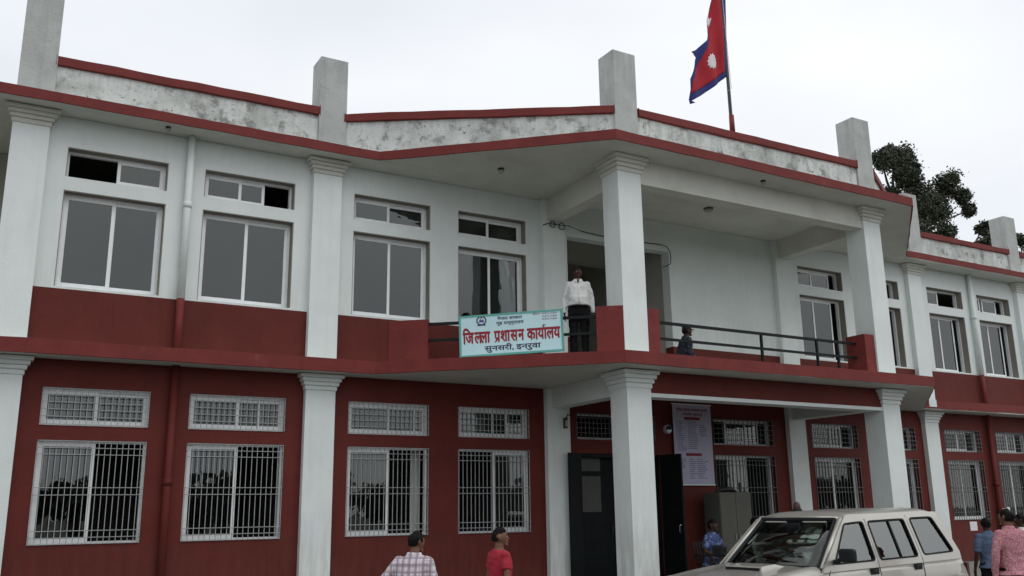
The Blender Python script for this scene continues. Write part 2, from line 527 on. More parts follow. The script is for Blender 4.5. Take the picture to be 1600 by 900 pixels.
# ------------------------------------------------------------------ ground
g = MB()
g.add([(-300, -300, 0), (300, -300, 0), (300, 300, 0), (-300, 300, 0)], [(0, 1, 2, 3)])
g.obj('ground', 'ground', kind='structure')
g = MB()
g.add([(-8, -12.5, 0.004), (34, -12.5, 0.004), (34, 0.0, 0.004), (-8, 0.0, 0.004)], [(0, 1, 2, 3)])
g.obj('paved_yard', 'paving', kind='structure')

# ------------------------------------------------------------------ building
B = thing('office_building', 'two storey office building painted white above and dark red below with a projecting porch', 'building')
BX0, BX1, BY1 = -3.6, 29.1, 9.5
C1, C2, C3, C4 = (5.66, -0.55), (8.90, -3.20), (16.60, -3.20), (19.84, -0.55)
TR = 1.0 / math.hypot(C2[0] - C1[0], C2[1] - C1[1])
DD = Vector(((C2[0] - C1[0]) * TR, (C2[1] - C1[1]) * TR, 0))     # along the left slanting edge
DN = Vector((-DD.y, DD.x, 0))                                     # inwards
def dg_pt(s, inset, z, mirror=False):
    p = Vector((C1[0], C1[1], 0)) + DD * s + DN * inset
    if mirror:
        p.x = 25.5 - p.x
    return Vector((p.x, p.y, z))

BAYS_L = [(0.74, 2.23), (2.81, 4.33), (5.41, 6.91), (7.49, 8.98)]
BAYS_R = [(16.49, 18.01), (18.59, 20.09), (21.22, 22.69), (23.33, 24.80)]
UT, UM = (6.99, 7.47), (5.255, 6.77)
GT, GM = (3.19, 3.74), (1.50, 2.98)

def wall_holes(x0, x1, z0, z1, y0, y1, holes):
    xs = sorted({x0, x1, *[v for h in holes for v in h[:2]]})
    zs = sorted({z0, z1, *[v for h in holes for v in h[2:]]})
    xs = [x for x in xs if x0 <= x <= x1]
    zs = [z for z in zs if z0 <= z <= z1]
    mb = MB()
    def solid(i, j):
        if i < 0 or j < 0 or i >= len(xs) - 1 or j >= len(zs) - 1:
            return False
        cx, cz = (xs[i] + xs[i + 1]) / 2, (zs[j] + zs[j + 1]) / 2
        return not any(h[0] < cx < h[1] and h[2] < cz < h[3] for h in holes)
    for i in range(len(xs) - 1):
        for j in range(len(zs) - 1):
            if not solid(i, j):
                continue
            a, b, c, d = xs[i], xs[i + 1], zs[j], zs[j + 1]
            mb.add([(a, y0, c), (b, y0, c), (b, y0, d), (a, y0, d)], [(0, 1, 2, 3)])
            mb.add([(a, y1, c), (b, y1, c), (b, y1, d), (a, y1, d)], [(3, 2, 1, 0)])
            if not solid(i - 1, j):
                mb.add([(a, y0, c), (a, y1, c), (a, y1, d), (a, y0, d)], [(3, 2, 1, 0)])
            if not solid(i + 1, j):
                mb.add([(b, y0, c), (b, y1, c), (b, y1, d), (b, y0, d)], [(0, 1, 2, 3)])
            if not solid(i, j - 1):
                mb.add([(a, y0, c), (b, y0, c), (b, y1, c), (a, y1, c)], [(3, 2, 1, 0)])
            if not solid(i, j + 1):
                mb.add([(a, y0, d), (b, y0, d), (b, y1, d), (a, y1, d)], [(0, 1, 2, 3)])
    return mb

WX0, WX1 = 0.0, 25.5
TH = 0.25
# ground floor wall
GW5 = (13.53, 15.27)
DOOR = (9.98, 12.05)
holes = [(a, b, *z) for a, b in BAYS_L + BAYS_R + [GW5] for z in (GT, GM)]
holes += [(DOOR[0], DOOR[1], 0.4, 2.95), (10.05, DOOR[1] - 0.07, 3.22, 3.73)]
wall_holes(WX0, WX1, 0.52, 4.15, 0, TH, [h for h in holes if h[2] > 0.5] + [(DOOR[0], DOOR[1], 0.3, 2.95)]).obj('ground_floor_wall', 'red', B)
wall_holes(WX0, WX1, 0.0, 0.52, 0.012, TH, [(DOOR[0], DOOR[1], 0.4, 0.6)]).obj('plinth', 'plinth', B)
# upper wall: red sill band and white wall
UD = (9.95, 12.58)
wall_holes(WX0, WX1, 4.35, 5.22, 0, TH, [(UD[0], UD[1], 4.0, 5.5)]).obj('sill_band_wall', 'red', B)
holes = [(a, b, *z) for a, b in BAYS_L + BAYS_R for z in (UT, UM)] + [(UD[0], UD[1], 5.0, 7.30)]
wall_holes(WX0, WX1, 5.22, 7.96, 0.002, TH, holes).obj('upper_floor_wall', 'white', B)

# body: side, back, floors
mb = MB()
mb.box(BX0, BX1, BY1, BY1 + 0.25, 0, 7.96)
mb.box(BX0, BX0 + 0.25, 2.4, BY1, 0, 7.96)
mb.box(BX1 - 0.25, BX1, 2.4, BY1, 0, 7.96)
mb.box(WX0, WX0 + 0.25, TH, 2.15, 0, 7.96)
mb.box(WX1 - 0.25, WX1, TH, 2.15, 0, 7.96)
mb.box(BX0 + 0.25, WX0 + 0.25, 2.15, 2.4, 0, 7.96)
mb.box(WX1 - 0.25, BX1 - 0.25, 2.15, 2.4, 0, 7.96)
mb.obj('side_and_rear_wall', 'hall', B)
mb = MB()
for z in (0.30,):
    mb.box(WX0 + 0.25, WX1 - 0.25, TH, BY1, z, z + 0.1)
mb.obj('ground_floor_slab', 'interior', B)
mb = MB()
for x in (4.88, 9.5, 12.9, 16.18, 20.62):
    mb.box(x - 0.06, x + 0.06, TH, 5.0, 0.4, 4.15)
    if 9 < x < 13:
        continue
    mb.box(x - 0.06, x + 0.06, TH, 5.0, 4.35, 7.96)
mb.box(WX0 + 0.25, WX1 - 0.25, 5.0, 5.12, 0.4, 4.15)
mb.box(WX0 + 0.25, 9.5, 5.0, 5.12, 4.35, 7.96)
mb.box(13.0, WX1 - 0.25, 5.0, 5.12, 4.35, 7.96)
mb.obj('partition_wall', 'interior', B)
# hall behind the upper doorway
mb = MB()
mb.box(9.3, 9.42, TH, 6.9, 4.35, 7.96)
mb.box(12.66, 12.78, TH, 6.9, 4.35, 7.96)
mb.box(9.3, 12.78, 6.9, 7.02, 4.35, 7.96)
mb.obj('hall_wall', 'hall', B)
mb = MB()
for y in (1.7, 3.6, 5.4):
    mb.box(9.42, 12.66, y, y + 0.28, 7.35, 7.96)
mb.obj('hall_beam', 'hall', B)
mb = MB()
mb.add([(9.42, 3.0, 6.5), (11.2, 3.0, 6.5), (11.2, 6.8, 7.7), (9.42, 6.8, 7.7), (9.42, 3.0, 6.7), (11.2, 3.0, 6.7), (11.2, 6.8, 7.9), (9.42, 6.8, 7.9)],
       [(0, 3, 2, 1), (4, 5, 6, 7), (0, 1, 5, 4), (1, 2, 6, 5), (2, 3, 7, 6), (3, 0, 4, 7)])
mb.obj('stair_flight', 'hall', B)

# slabs
def slab(name, zb, zt, zf, m_under, m_top):
    mb = MB()
    mb.prism([(BX0 - 0.5, -0.53), (5.66, -0.53), (19.84, -0.53), (BX1 + 0.5, -0.53), (BX1 + 0.5, BY1 + 0.6), (BX0 - 0.5, BY1 + 0.6)], zb, zt)
    mb.prism([(5.69, -0.535), (8.91, -3.18), (16.59, -3.18), (19.81, -0.535)], [zb, zb + zf, zb + zf, zb], [zt, zt + zf, zt + zf, zt])
    return mb.obj(name, m_under, B)
slab('roof_slab', 7.965, 8.10, 0.065, 'soffit', None)
slab('balcony_slab', 4.155, 4.335, 0.03, 'soffit', None)
def edge_band(name, zs_b, zs_t, material, o0=0.0, o1=0.03):
    key = [Vector((BX0 - 0.5, -0.55, 0)), Vector((*C1, 0)), Vector((*C2, 0)), Vector((*C3, 0)), Vector((*C4, 0)), Vector((BX1 + 0.5, -0.55, 0))]
    pts, zb_, zt_, jog = [], [], [], []
    rj = random.Random(len(name))
    for i in range(5):
        n_ = max(2, int((key[i + 1] - key[i]).length / 0.45))
        for k in range(n_ + (i == 4)):
            f_ = k / n_
            pts.append(key[i].lerp(key[i + 1], f_))
            zb_.append(zs_b[i] + (zs_b[i + 1] - zs_b[i]) * f_ + rj.uniform(-.007, .005))
            zt_.append(zs_t[i] + (zs_t[i + 1] - zs_t[i]) * f_ + rj.uniform(-.006, .006))
            jog.append(0 if k == 0 else rj.uniform(-.006, .006))
    zs_b, zs_t = zb_, zt_
    NP = len(pts)
    def off(d):
        res = []
        for i, p in enumerate(pts):
            ds = []
            if i > 0:
                ds.append((pts[i] - pts[i - 1]).normalized())
            if i < len(pts) - 1:
                ds.append((pts[i + 1] - pts[i]).normalized())
            ns = [Vector((-v.y, v.x, 0)) for v in ds]
            m = sum(ns, Vector()).normalized()
            res.append(p + m * (d + (jog[i] if d <= 0 else 0)) / m.dot(ns[0]))
        return res
    a, b = off(o0), off(o1)
    mb = MB()
    vs = []
    for i in range(NP):
        vs += [(a[i].x, a[i].y, zs_b[i]), (a[i].x, a[i].y, zs_t[i]), (b[i].x, b[i].y, zs_t[i]), (b[i].x, b[i].y, zs_b[i])]
    fs = []
    for i in range(NP - 1):
        k = i * 4
        for j in range(4):
            j2 = (j + 1) % 4
            fs.append((k + j, k + 4 + j, k + 4 + j2, k + j2))
    mb.add(vs, fs + [(3, 2, 1, 0), (NP * 4 - 4, NP * 4 - 3, NP * 4 - 2, NP * 4 - 1)])
    return mb.obj(name, material, B)
edge_band('roof_fascia', [7.94, 7.96, 8.03, 8.02, 7.985, 7.98], [8.09, 8.12, 8.20, 8.20, 8.14, 8.14], 'fascia')
edge_band('balcony_fascia', [4.14, 4.15, 4.18, 4.20, 4.17, 4.20], [4.34, 4.36, 4.385, 4.40, 4.37, 4.40], 'fascia', -0.001, 0.05)

# parapets and caps
def parapet(a, b, zb, za_t, zb_t, th=0.14):
    a, b = Vector((*a, 0)), Vector((*b, 0))
    d = (b - a).normalized()
    n = Vector((-d.y, d.x, 0))
    q = [a, b, b + n * th, a + n * th]
    MB().prism([(p.x, p.y) for p in q], zb, [za_t, zb_t, zb_t, za_t]).obj('parapet_wall', 'parapet', B)
    n_ = max(3, int((b - a).length / 0.4))
    rj = random.Random(int(a.x * 10))
    vs = []
    for k in range(n_ + 1):
        f_ = k / n_
        p = a.lerp(b, f_)
        z = za_t + (zb_t - za_t) * f_
        o0, z0_, z1_ = 0.05 + rj.uniform(-.007, .007), z + rj.uniform(-.008, .006), z + .15 + rj.uniform(-.008, .008)
        for off, zz in ((-o0, z0_), (-o0, z1_), (th + .05, z1_), (th + .05, z0_)):
            v = p + n * off
            vs.append((v.x, v.y, zz))
    fs = [(4 * k + j, 4 * k + 4 + j, 4 * k + 4 + (j + 1) % 4, 4 * k + (j + 1) % 4) for k in range(n_) for j in range(4)] + [(3, 2, 1, 0), (4 * n_, 4 * n_ + 1, 4 * n_ + 2, 4 * n_ + 3)]
    bevel(MB().add(vs, fs).obj('parapet_cap', 'fascia', B), 0.014)
parapet((0.44, -0.22), (4.64, -0.22), 8.09, 8.68, 8.73)
parapet((5.11, -0.23), (9.33, -2.59), 8.09, 8.69, 8.81)
parapet((9.84, -2.61), (15.66, -2.61), 8.12, 8.85, 8.90)
parapet((16.19, -2.58), (20.36, -0.24), 8.09, 8.83, 8.72)
parapet((20.87, -0.22), (24.70, -0.22), 8.09, 8.72, 8.72)
parapet((25.2, -0.22), (BX1 + 0.3, -0.22), 8.09, 8.72, 8.72)
PX = [(-0.05, 0.46), (4.62, 5.13), (9.315, 9.825), (15.675, 16.185), (20.37, 20.88), (25.04, 25.55)]
for i, (x0, x1) in enumerate(PX):
    y = -2.64 if i in (2, 3) else -0.27
    if i == 5:
        x0, x1 = 24.68, 25.19
    mb = MB()
    tp = 10.07 if i in (2, 3) else 9.86
    mb.box(x0, x1, y, y + 0.46, 8.09, tp)
    bevel(mb.obj('roof_post', 'post', B), 0.012)

# columns and pilasters with stepped capitals
def capital(x0, x1, y0, y1, zt, h, parent):
    mname = 'soffit' if zt > 6 else 'column'
    mb = MB()
    steps = [(0.00, 0.022), (0.28, 0.050), (0.52, 0.082), (0.76, 0.120)]
    for k, (f, e) in enumerate(steps):
        za = zt - h + h * f
        zb = zt - h + h * (steps[k + 1][0] if k < 3 else 1) - (0.004 if k == 3 else 0)
        mb.box(x0 - e, x1 + e, y0 - e, y1 + (e if y1 < -0.5 else 0), za, zb)
    return bevel(mb.obj('capital', mname, parent), 0.016, 3)
for i, (x0, x1) in enumerate(PX):
    for lo, hi, cz in ((0.0, 4.15, 0.27), (4.37, 7.96, 0.27)):
        c = MB().box(x0, x1, -0.12, 0.0, lo, hi).obj('pilaster', 'column', B)
        if lo < 1:
            c['label'] = 'white ground floor pilaster standing against the red wall'
        if i not in (2, 3):
            capital(x0, x1, -0.122, 0.0, hi, cz, c)
    if i in (2, 3):
        for lo, hi, cz in ((0.0, 4.17, 0.30), (4.41, 8.02, 0.30)):
            c = bevel(MB().box(x0, x1, -2.64, -2.16, lo, hi).obj('column', 'column', B), 0.008)
            capital(x0, x1, -2.64, -2.16, hi, cz, c)

# beams
MB().box(9.826, 15.674, -2.60, -2.30, 7.56, 8.02).obj('roof_beam', 'soffit', B)
for x in (9.42, 15.78):
    MB().box(x, x + 0.30, -2.158, -0.124, 7.52, 7.99).obj('roof_beam', 'soffit', B)
    MB().box(x, x + 0.30, -2.158, -0.124, 3.78, 4.165).obj('porch_beam', 'white', B)
MB().box(9.826, 15.674, -2.60, -2.30, 3.80, 4.17).obj('porch_beam', 'red', B)
MB().box(9.826, 15.674, -2.62, -2.28, 3.735, 3.80).obj('beam_moulding', 'white', B)
# porch floor and step
MB().box(9.1, 16.4, -2.95, 0.0, 0.004, 0.40).obj('porch_floor', 'plinth', B)
MB().box(9.5, 16.0, -3.3, -2.953, 0.004, 0.20).obj('porch_step', 'plinth', B)

# low red balcony walls
def dblock(s0, s1, ztop, mirror=False):
    p = [dg_pt(s0, .70, 0, mirror), dg_pt(s1, .70, 0, mirror), dg_pt(s1, .84, 0, mirror), dg_pt(s0, .84, 0, mirror)]
    q = [(v.x, v.y) for v in p]
    if mirror:
        q = q[::-1]
    bevel(MB().prism(q, 4.36, ztop).obj('balcony_wall', 'fascia', B), 0.008)
for mir in (False, True):
    dblock(0.0, 0.72, 5.19, mir)
    dblock(3.68, 4.15, 5.275, mir)
bevel(MB().box(9.828, 10.12, -2.60, -2.12, 4.39, 5.285).obj('balcony_wall', 'fascia', B), 0.008)
bevel(MB().box(15.39, 15.672, -2.60, -2.12, 4.39, 5.285).obj('balcony_wall', 'fascia', B), 0.008)

# railings
def railing(a, b, posts, zs=(5.11, 4.82)):
    a, b = Vector(a), Vector(b)
    rl = None
    root = MB().bar((a.x, a.y, zs[0]), (b.x, b.y, zs[0]), 0.045, 0.05).obj('balcony_rail', 'rail', B)
    MB().bar((a.x, a.y, zs[1]), (b.x, b.y, zs[1]), 0.04, 0.045).obj('lower_rail', 'rail', root)
    for t in posts:
        p = a.lerp(b, t)
        MB().bar((p.x, p.y, 4.36), (p.x, p.y, zs[0] - 0.02), 0.045, 0.04, (1, 0, 0)).obj('rail_post', 'rail', root)
railing((10.05, -2.35, 0), (15.46, -2.35, 0), (0.502, 0.778, 0.888))
a, b = dg_pt(0.69, .77, 0), dg_pt(3.72, .77, 0)
railing(a, b, (0.33, 0.66))
a, b = dg_pt(0.69, .77, 0, True), dg_pt(3.72, .77, 0, True)
railing(a, b, (0.33, 0.66))

# downpipes
for x in (2.55, 22.98):
    for lo, hi, m in ((5.22, 7.96, 'white'), (4.36, 5.22, 'fascia'), (0.1, 4.15, 'red')):
        p = MB().tube([(x, -0.085, lo), (x, -0.085, hi)], 0.060, 14).obj('downpipe', m, B, smooth=False)
        for pl in p.data.polygons:
            pl.use_smooth = len(pl.vertices) == 4
        if lo != 4.36:
            z = lo + (hi - lo) * 0.55
            q = MB().tube([(x, -0.085, z), (x, -0.085, z + 0.1)], 0.070, 14).obj('pipe_socket', m, p)
            for pl in q.data.polygons:
                pl.use_smooth = len(pl.vertices) == 4

# white unpainted patch on the slab edge beside the porch
MB().box(20.02, 20.30, -0.556, -0.549, 4.21, 4.39).obj('paint_patch', 'white', B)

# ------------------------------------------------------------------ windows
BOX = {}
def unit_box(m):
    if m not in BOX:
        BOX[m] = MB().box(-.5, .5, -.5, .5, -.5, .5).mesh('unit', m)
    return BOX[m]
def ubox(name, m, parent, x0, x1, y0, y1, z0, z1):
    me = unit_box(m)
    o = bpy.data.objects.new(name, me)
    COL.objects.link(o)
    o.parent = parent
    o.location = ((x0 + x1) / 2, (y0 + y1) / 2, (z0 + z1) / 2)
    o.scale = (x1 - x0, y1 - y0, z1 - z0)
    return o
def frame_mb(x0, x1, z0, z1, y0, y1, t, tb=None):
    tb = tb or t
    mb = MB()
    mb.box(x0, x0 + t, y0, y1, z0, z1)
    mb.box(x1 - t, x1, y0, y1, z0, z1)
    mb.box(x0 + t, x1 - t, y0 + .001, y1 - .001, z0, z0 + tb)
    mb.box(x0 + t, x1 - t, y0 + .001, y1 - .001, z1 - t, z1)
    return mb
def window(x0, x1, z0, z1, sashes, yf=0.16, glass='glass', grille=None, fr=0.045, sash_t=0.045, curtain=None, mull=()):
    W = frame_mb(x0 + .004, x1 - .004, z0 + .004, z1 - .004, yf, yf + 0.08, fr).obj('window', 'frame', B)
    wd = x1 - x0 - 2 * fr
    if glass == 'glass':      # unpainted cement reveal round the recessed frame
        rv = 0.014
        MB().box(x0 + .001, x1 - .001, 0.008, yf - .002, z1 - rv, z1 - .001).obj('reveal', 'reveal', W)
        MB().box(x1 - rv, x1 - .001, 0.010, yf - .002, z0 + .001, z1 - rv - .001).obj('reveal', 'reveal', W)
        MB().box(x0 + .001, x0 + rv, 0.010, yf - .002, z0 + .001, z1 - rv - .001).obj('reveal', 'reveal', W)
    for i, (a, b) in enumerate(sashes):
        sx0, sx1 = x0 + fr + a * wd + .002, x0 + fr + b * wd - .002
        yo = yf + (0.012 if i % 2 == 0 else 0.042)
        sz0, sz1 = z0 + fr + .003, z1 - fr - .003
        frame_mb(sx0, sx1, sz0, sz1, yo, yo + 0.026, sash_t).obj('sash', 'frame', W)
        ubox('pane', glass, W, sx0 + sash_t - .004, sx1 - sash_t + .004, yo + .010, yo + .016, sz0 + sash_t - .004, sz1 - sash_t + .004)
    for f in mull:
        mx = x0 + fr + f * wd
        ubox('mullion', 'frame', W, mx - .018, mx + .018, yf + 0.03, yf + 0.06, z0 + fr, z1 - fr)
    if curtain:
        for a, b, m, yc in curtain:
            mb = MB()
            n = 26
            xa, xb = x0 + a * (x1 - x0), x0 + b * (x1 - x0)
            vs = []
            for k in range(n + 1):
                xx = xa + (xb - xa) * k / n
                yy = yf + yc + 0.03 * math.sin(k * 1.9)
                vs += [(xx, yy, z0), (xx, yy, z1)]
            mb.add(vs, [(2 * k, 2 * k + 2, 2 * k + 3, 2 * k + 1) for k in range(n)])
            mb.obj('curtain', m, W, smooth=True)
    if grille:
        mname, nv, hz, joined = grille
        t = 0.0095
        bars = []
        gx0, gx1, gz0, gz1 = x0 + 0.012, x1 - 0.012, z0 + 0.012, z1 - 0.012
        for k in range(nv + 1):
            xx = gx0 + (gx1 - gx0) * k / nv
            bars.append((xx - t / 2, xx + t / 2, -0.012, 0.001, gz0, gz1))
        for f in hz:
            zz = gz0 + (gz1 - gz0) * f
            bars.append((gx0 - t / 2, gx1 + t / 2, -0.026, -0.0125, zz - t / 2, zz + t / 2))
        for xx in (gx0, gx1):
            for f in (0.08, 0.92):
                zz = gz0 + (gz1 - gz0) * f
                bars.append((xx - t / 2, xx + t / 2, 0.0015, yf, zz - t / 2, zz + t / 2))
        if joined:
            mb = MB()
            for q in bars:
                mb.box(*q)
            mb.obj('grille', mname, W, kind='stuff')
        else:
            for q in bars:
                ubox('bar', mname, W, *q)
    return W
HM = (0.0, 0.085, 0.43, 0.50, 0.885, 0.955)     # fractions of the horizontal bars of the big grilles
HM = (0.0, 0.06, 0.125, 0.47, 0.54, 0.865, 0.93, 1.0)
HT = (0.0, 0.22, 0.42, 0.62, 0.82, 1.0)
UTS = [[(0.5, 1.0)], [(0.0, .42), (.20, .70)], [(0, .5), (.46, 1)], [(0, .5), (.47, 1)]]
UTM = [(), (), (), ()]
UMS = [[(0, .52), (.49, 1)]] * 4
GTS = [[(0, .52), (.48, 1)]] * 4
GTM = [(), (.24, .74), (.36, .86), (.20, .72)]
GMS = [[(0, .53)], [(0, .53)], [(0, .53)], [(.50, 1)]]
for i, (a, b) in enumerate(BAYS_L):
    window(a, b, *UT, UTS[i], curtain=None, sash_t=0.05)
    cu = {0: [(0, 1, 'curtain_grey', .35)], 1: [(0, 1, 'curtain_grey', .35)], 2: [(0, 1, 'curtain_grey', .35)], 3: [(.72, .95, 'curtain', .22)]}[i]
    window(a, b, *UM, UMS[i], curtain=cu, sash_t=0.05)
    window(a, b, *GT, GTS[i], yf=0.07, glass='glassg', grille=('grille', 17, HT, False), fr=0.04, mull=GTM[i])
    window(a, b, *GM, GMS[i], yf=0.07, glass='glassg', grille=('grille', 18, HM, False), fr=0.035, sash_t=0.05,
           curtain={2: [(.86, .97, 'curtain', .25)]}.get(i))
UTS = [[(0, .42), (.38, .86)], [(.0, .42), (.4, .86)], [(0, .46)], [(0, .25), (.34, .80)]]
for i, (a, b) in enumerate(BAYS_R):
    window(a, b, *UT, UTS[i], yf=0.17, sash_t=0.045, curtain={0: [(0, .45, 'curtain', .12)], 2: [(0, .46, 'curtain', .12)]}.get(i))
    window(a, b, *UM, [(0, .42), (.40, .86)], yf=0.17, sash_t=0.045, curtain={0: [(.1, .9, 'curtain_grey', .3)]}.get(i))
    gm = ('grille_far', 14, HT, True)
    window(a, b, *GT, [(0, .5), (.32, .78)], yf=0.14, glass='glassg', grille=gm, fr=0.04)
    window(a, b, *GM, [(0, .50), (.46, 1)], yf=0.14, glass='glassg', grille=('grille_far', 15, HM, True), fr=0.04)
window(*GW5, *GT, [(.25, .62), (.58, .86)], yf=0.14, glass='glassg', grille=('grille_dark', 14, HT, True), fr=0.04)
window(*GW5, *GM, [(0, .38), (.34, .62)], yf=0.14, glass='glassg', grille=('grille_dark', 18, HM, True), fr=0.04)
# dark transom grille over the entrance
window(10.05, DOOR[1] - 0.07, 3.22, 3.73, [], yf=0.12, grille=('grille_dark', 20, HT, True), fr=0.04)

# entrance doors
def door(hx, hy, ang, wd, h, z0, panes, label=None):
    D = MB().box(0, wd, -0.02, 0.02, 0, h).obj('door', 'door', B, loc=(hx, hy, z0), rot=(0, 0, ang))
    if label:
        D['label'] = label
    for (a, b, c, d) in panes:
        MB().box(a, b, -0.026, 0.026, c, d).obj('door_panel', 'doorpane', D)
    for z in (0.15, 0.9):
        MB().box(0.06, wd - 0.06, -0.032, -0.021, z, z + 0.07).obj('door_rail', 'door', D)
    MB().tube([(wd - 0.06, -0.03, 1.0), (wd - 0.06, -0.07, 1.02), (wd - 0.06, -0.07, 1.14), (wd - 0.06, -0.03, 1.16)], 0.009, 8).obj('handle', 'chrome', D)
    return D
door(10.03, -0.14, R(180 + 14), 0.34, 2.52, 0.42, [])
door(12.07, -0.02, R(-88), 0.60, 2.52, 0.42, [])
door(10.06, 0.20, R(3), 0.96, 2.50, 0.42, [(0.20, 0.66, 1.42, 2.10), (0.20, 0.66, 2.20, 2.46)])
frame_mb(DOOR[0] + .004, DOOR[1] - .004, 0.40, 2.945, 0.03, 0.15, 0.07).obj('door_frame', 'door', B)

# ------------------------------------------------------------------ small fittings
def ceiling_light(x, y, z, r, label):
    t = thing('ceiling_light', label, 'lamp', (x, y, z))
    MB().tube([(0, 0, 0), (0, 0, -0.03)], r * 0.8, 16).obj('base', 'lampdark', t)
    MB().ball((0, 0, -0.05), r * 0.7, r * 0.7, 0.05).obj('globe', 'lamp', t, smooth=True)
ceiling_light(12.76, -1.15, 7.995, 0.13, 'round dark lamp on the ceiling above the upper doorway')
ceiling_light(7.79, -1.15, 7.975, 0.07, 'small round fitting under the roof beside the slanting eave above the signboard')
ceiling_light(12.64, -2.85, 8.02, 0.06, 'small round fitting under the front eave of the porch roof')
ceiling_light(2.13, -0.31, 7.965, 0.05, 'small round fitting under the eave over the upper window nearest the corner')
t = thing('wall_lamp', 'small black lamp bracket on the white pilaster left of the entrance door', 'lamp', (9.70, -0.125, 3.50))
MB().box(-0.035, 0.035, -0.05, 0.0, -0.10, 0.10).obj('back_plate', 'lampdark', t)
MB().tube([(0, -0.05, 0.08), (0, -0.12, 0.16), (0, -0.17, 0.13)], 0.012, 8).obj('arm', 'lampdark', t)
MB().box(-0.02, 0.02, -0.075, -0.05, -0.07, 0.05).obj('glass', 'lamp', t)
t = thing('electric_meter', 'round pale electric meter on the red wall beside the notice banner', 'meter', (12.27, -0.0, 3.47))
MB().tube([(0, 0, 0), (0, -0.07, 0)], 0.09, 18).obj('case', 'paper', t)
MB().tube([(0, -0.07, 0), (0, -0.09, 0)], 0.07, 18).obj('glass', 'glassg', t)
t = thing('wall_bulb', 'small white bulb on the red wall between the two farthest ground windows', 'lamp', (23.20, -0.17, 1.74))
MB().tube([(0, 0.16, 0), (0, 0.03, 0)], 0.03, 10).obj('holder', 'whitepaper', t)
MB().ball((0, 0, 0), 0.05, 0.05, 0.07).obj('bulb', 'whitepaper', t, smooth=True)
t = MB().box(21.80, 22.08, -0.012, -0.001, 1.24, 1.46).obj('wall_notice', 'whitepaper', None, label='white paper notice on the red wall under the far ground window', category='notice')
# cable with coils over the upper doorway
mb = MB()
pts = [(9.30, -0.14, 7.40), (9.42, -0.14, 7.45)]
for c in ((9.52, 7.44, .06), (9.74, 7.43, .07)):
    for k in range(13):
        a = k / 12 * 2 * math.pi * 1.08
        pts.append((c[0] + c[2] * math.cos(a + 2.6), -0.14 - 0.002 * k, c[1] + c[2] * math.sin(a + 2.6)))
pts += [(9.90, -0.14, 7.47), (10.3, -0.05, 7.43), (10.8, -0.05, 7.40), (11.3, -0.05, 7.405), (11.9, -0.05, 7.41), (12.35, -0.05, 7.42), (12.5, -0.05, 7.40),
        (12.58, -0.05, 7.31), (12.60, -0.05, 7.15), (12.58, -0.05, 7.02), (12.45, 0.05, 6.95)]
mb.tube(pts, 0.010, 6)
mb.obj('wall_cable', 'cable', None, label='black cable looped in coils over the upper doorway', category='cable')

# ------------------------------------------------------------------ signboard on the slanting balcony rail
def text_mesh(s, bold=0.0):
    c = bpy.data.curves.new('txt', 'FONT')
    c.body = s
    c.offset = bold
    c.fill_mode = 'BOTH'
    c.extrude = 0.02
    c.resolution_u = 4
    o = bpy.data.objects.new('txt', c)
    me = baked(o)
    vs = [v.co.copy() for v in me.vertices]
    fs = [tuple(p.vertices) for p in me.polygons]
    bpy.data.meshes.remove(me)
    return vs, fs
def add_text(mb, chunks, x0, x1, z, h, y, bold=0.02, slant=0.0):
    """chunks: (string, dx_before) laid side by side, then fitted between x0 and x1; baseline z, em height h; faces -y"""
    allv, allf, cx = [], [], 0.0
    for s, dx in chunks:
        vs0, fs0 = text_mesh(s, 0.0)
        vs, fs = [], []
        for ox, oy in ((0, 0), (bold, 0), (-bold, 0), (0, bold), (0, -bold)):
            b0 = len(vs)
            vs += [Vector((v.x + ox, v.y + oy, v.z + 0.004 * (ox + 2 * oy))) for v in vs0]
            fs += [tuple(i + b0 for i in f) for f in fs0]
            if not bold:
                break
        if not vs:
            continue
        lo = min(v.x for v in vs)
        hi = max(v.x for v in vs)
        cx += dx
        b = len(allv)
        allv += [(v.x - lo + cx, v.y, v.z) for v in vs]
        allf += [tuple(i + b for i in f) for f in fs]
        cx += hi - lo
    sx = (x1 - x0) / cx
    mb.add([(x0 + v[0] * sx + slant * v[1] * h, y - v[2] * 0.12 * h, z + v[1] * h) for v in allv], allf)
SG = thing('signboard', 'pale blue painted signboard with red lettering hung on the balcony rail', 'sign')
s0, s1 = 1.345, 3.125
a = dg_pt(s0, .56, 4.465)
ang = math.atan2(DD.y, DD.x)
SG.location = a
SG.rotation_euler = (0, R(-1.6), ang)
SW, SH = s1 - s0, 0.70
bevel(MB().box(0, SW, -0.012, 0.018, 0, SH).obj('board', 'signblue', SG), 0.004)
frame_mb(-0.014, SW + 0.014, -0.014, SH + 0.014, -0.020, 0.022, 0.034).obj('border', 'signteal', SG)
for x in (0.25, SW - 0.25):
    MB().box(x - 0.015, x + 0.015, 0.019, 0.17, SH - 0.10, SH - 0.08).obj('bracket', 'rail', SG)
TY, TZ, TH_ = -0.0135, 0.222, 0.292
mb = MB()
add_text(mb, [('िज', 0), ('ल', 0.0), ('ला', -0.26)], 0.045, 0.535, TZ, TH_, TY, 0.042)
mb.obj('title_word', 'signred', SG)
mb = MB()
add_text(mb, [('प', 0), ('शा', -0.02), ('स', -0.02), ('न', -0.02)], 0.595, 1.125, TZ, TH_, TY, 0.042)
mb.bar((0.655, -0.017, TZ + .04), (0.612, -0.017, TZ - .005), 0.006, 0.022, (0, 0, 1))
mb.obj('title_word', 'signred', SG)
mb = MB()
add_text(mb, [('कायालय', 0)], 1.165, 1.745, TZ, TH_, TY, 0.042)
mb.tube([(1.462, -0.017, TZ + .200), (1.450, -0.017, TZ + .228), (1.468, -0.017, TZ + .245), (1.486, -0.017, TZ + .228)], 0.011, 6)
mb.obj('title_word', 'signred', SG)
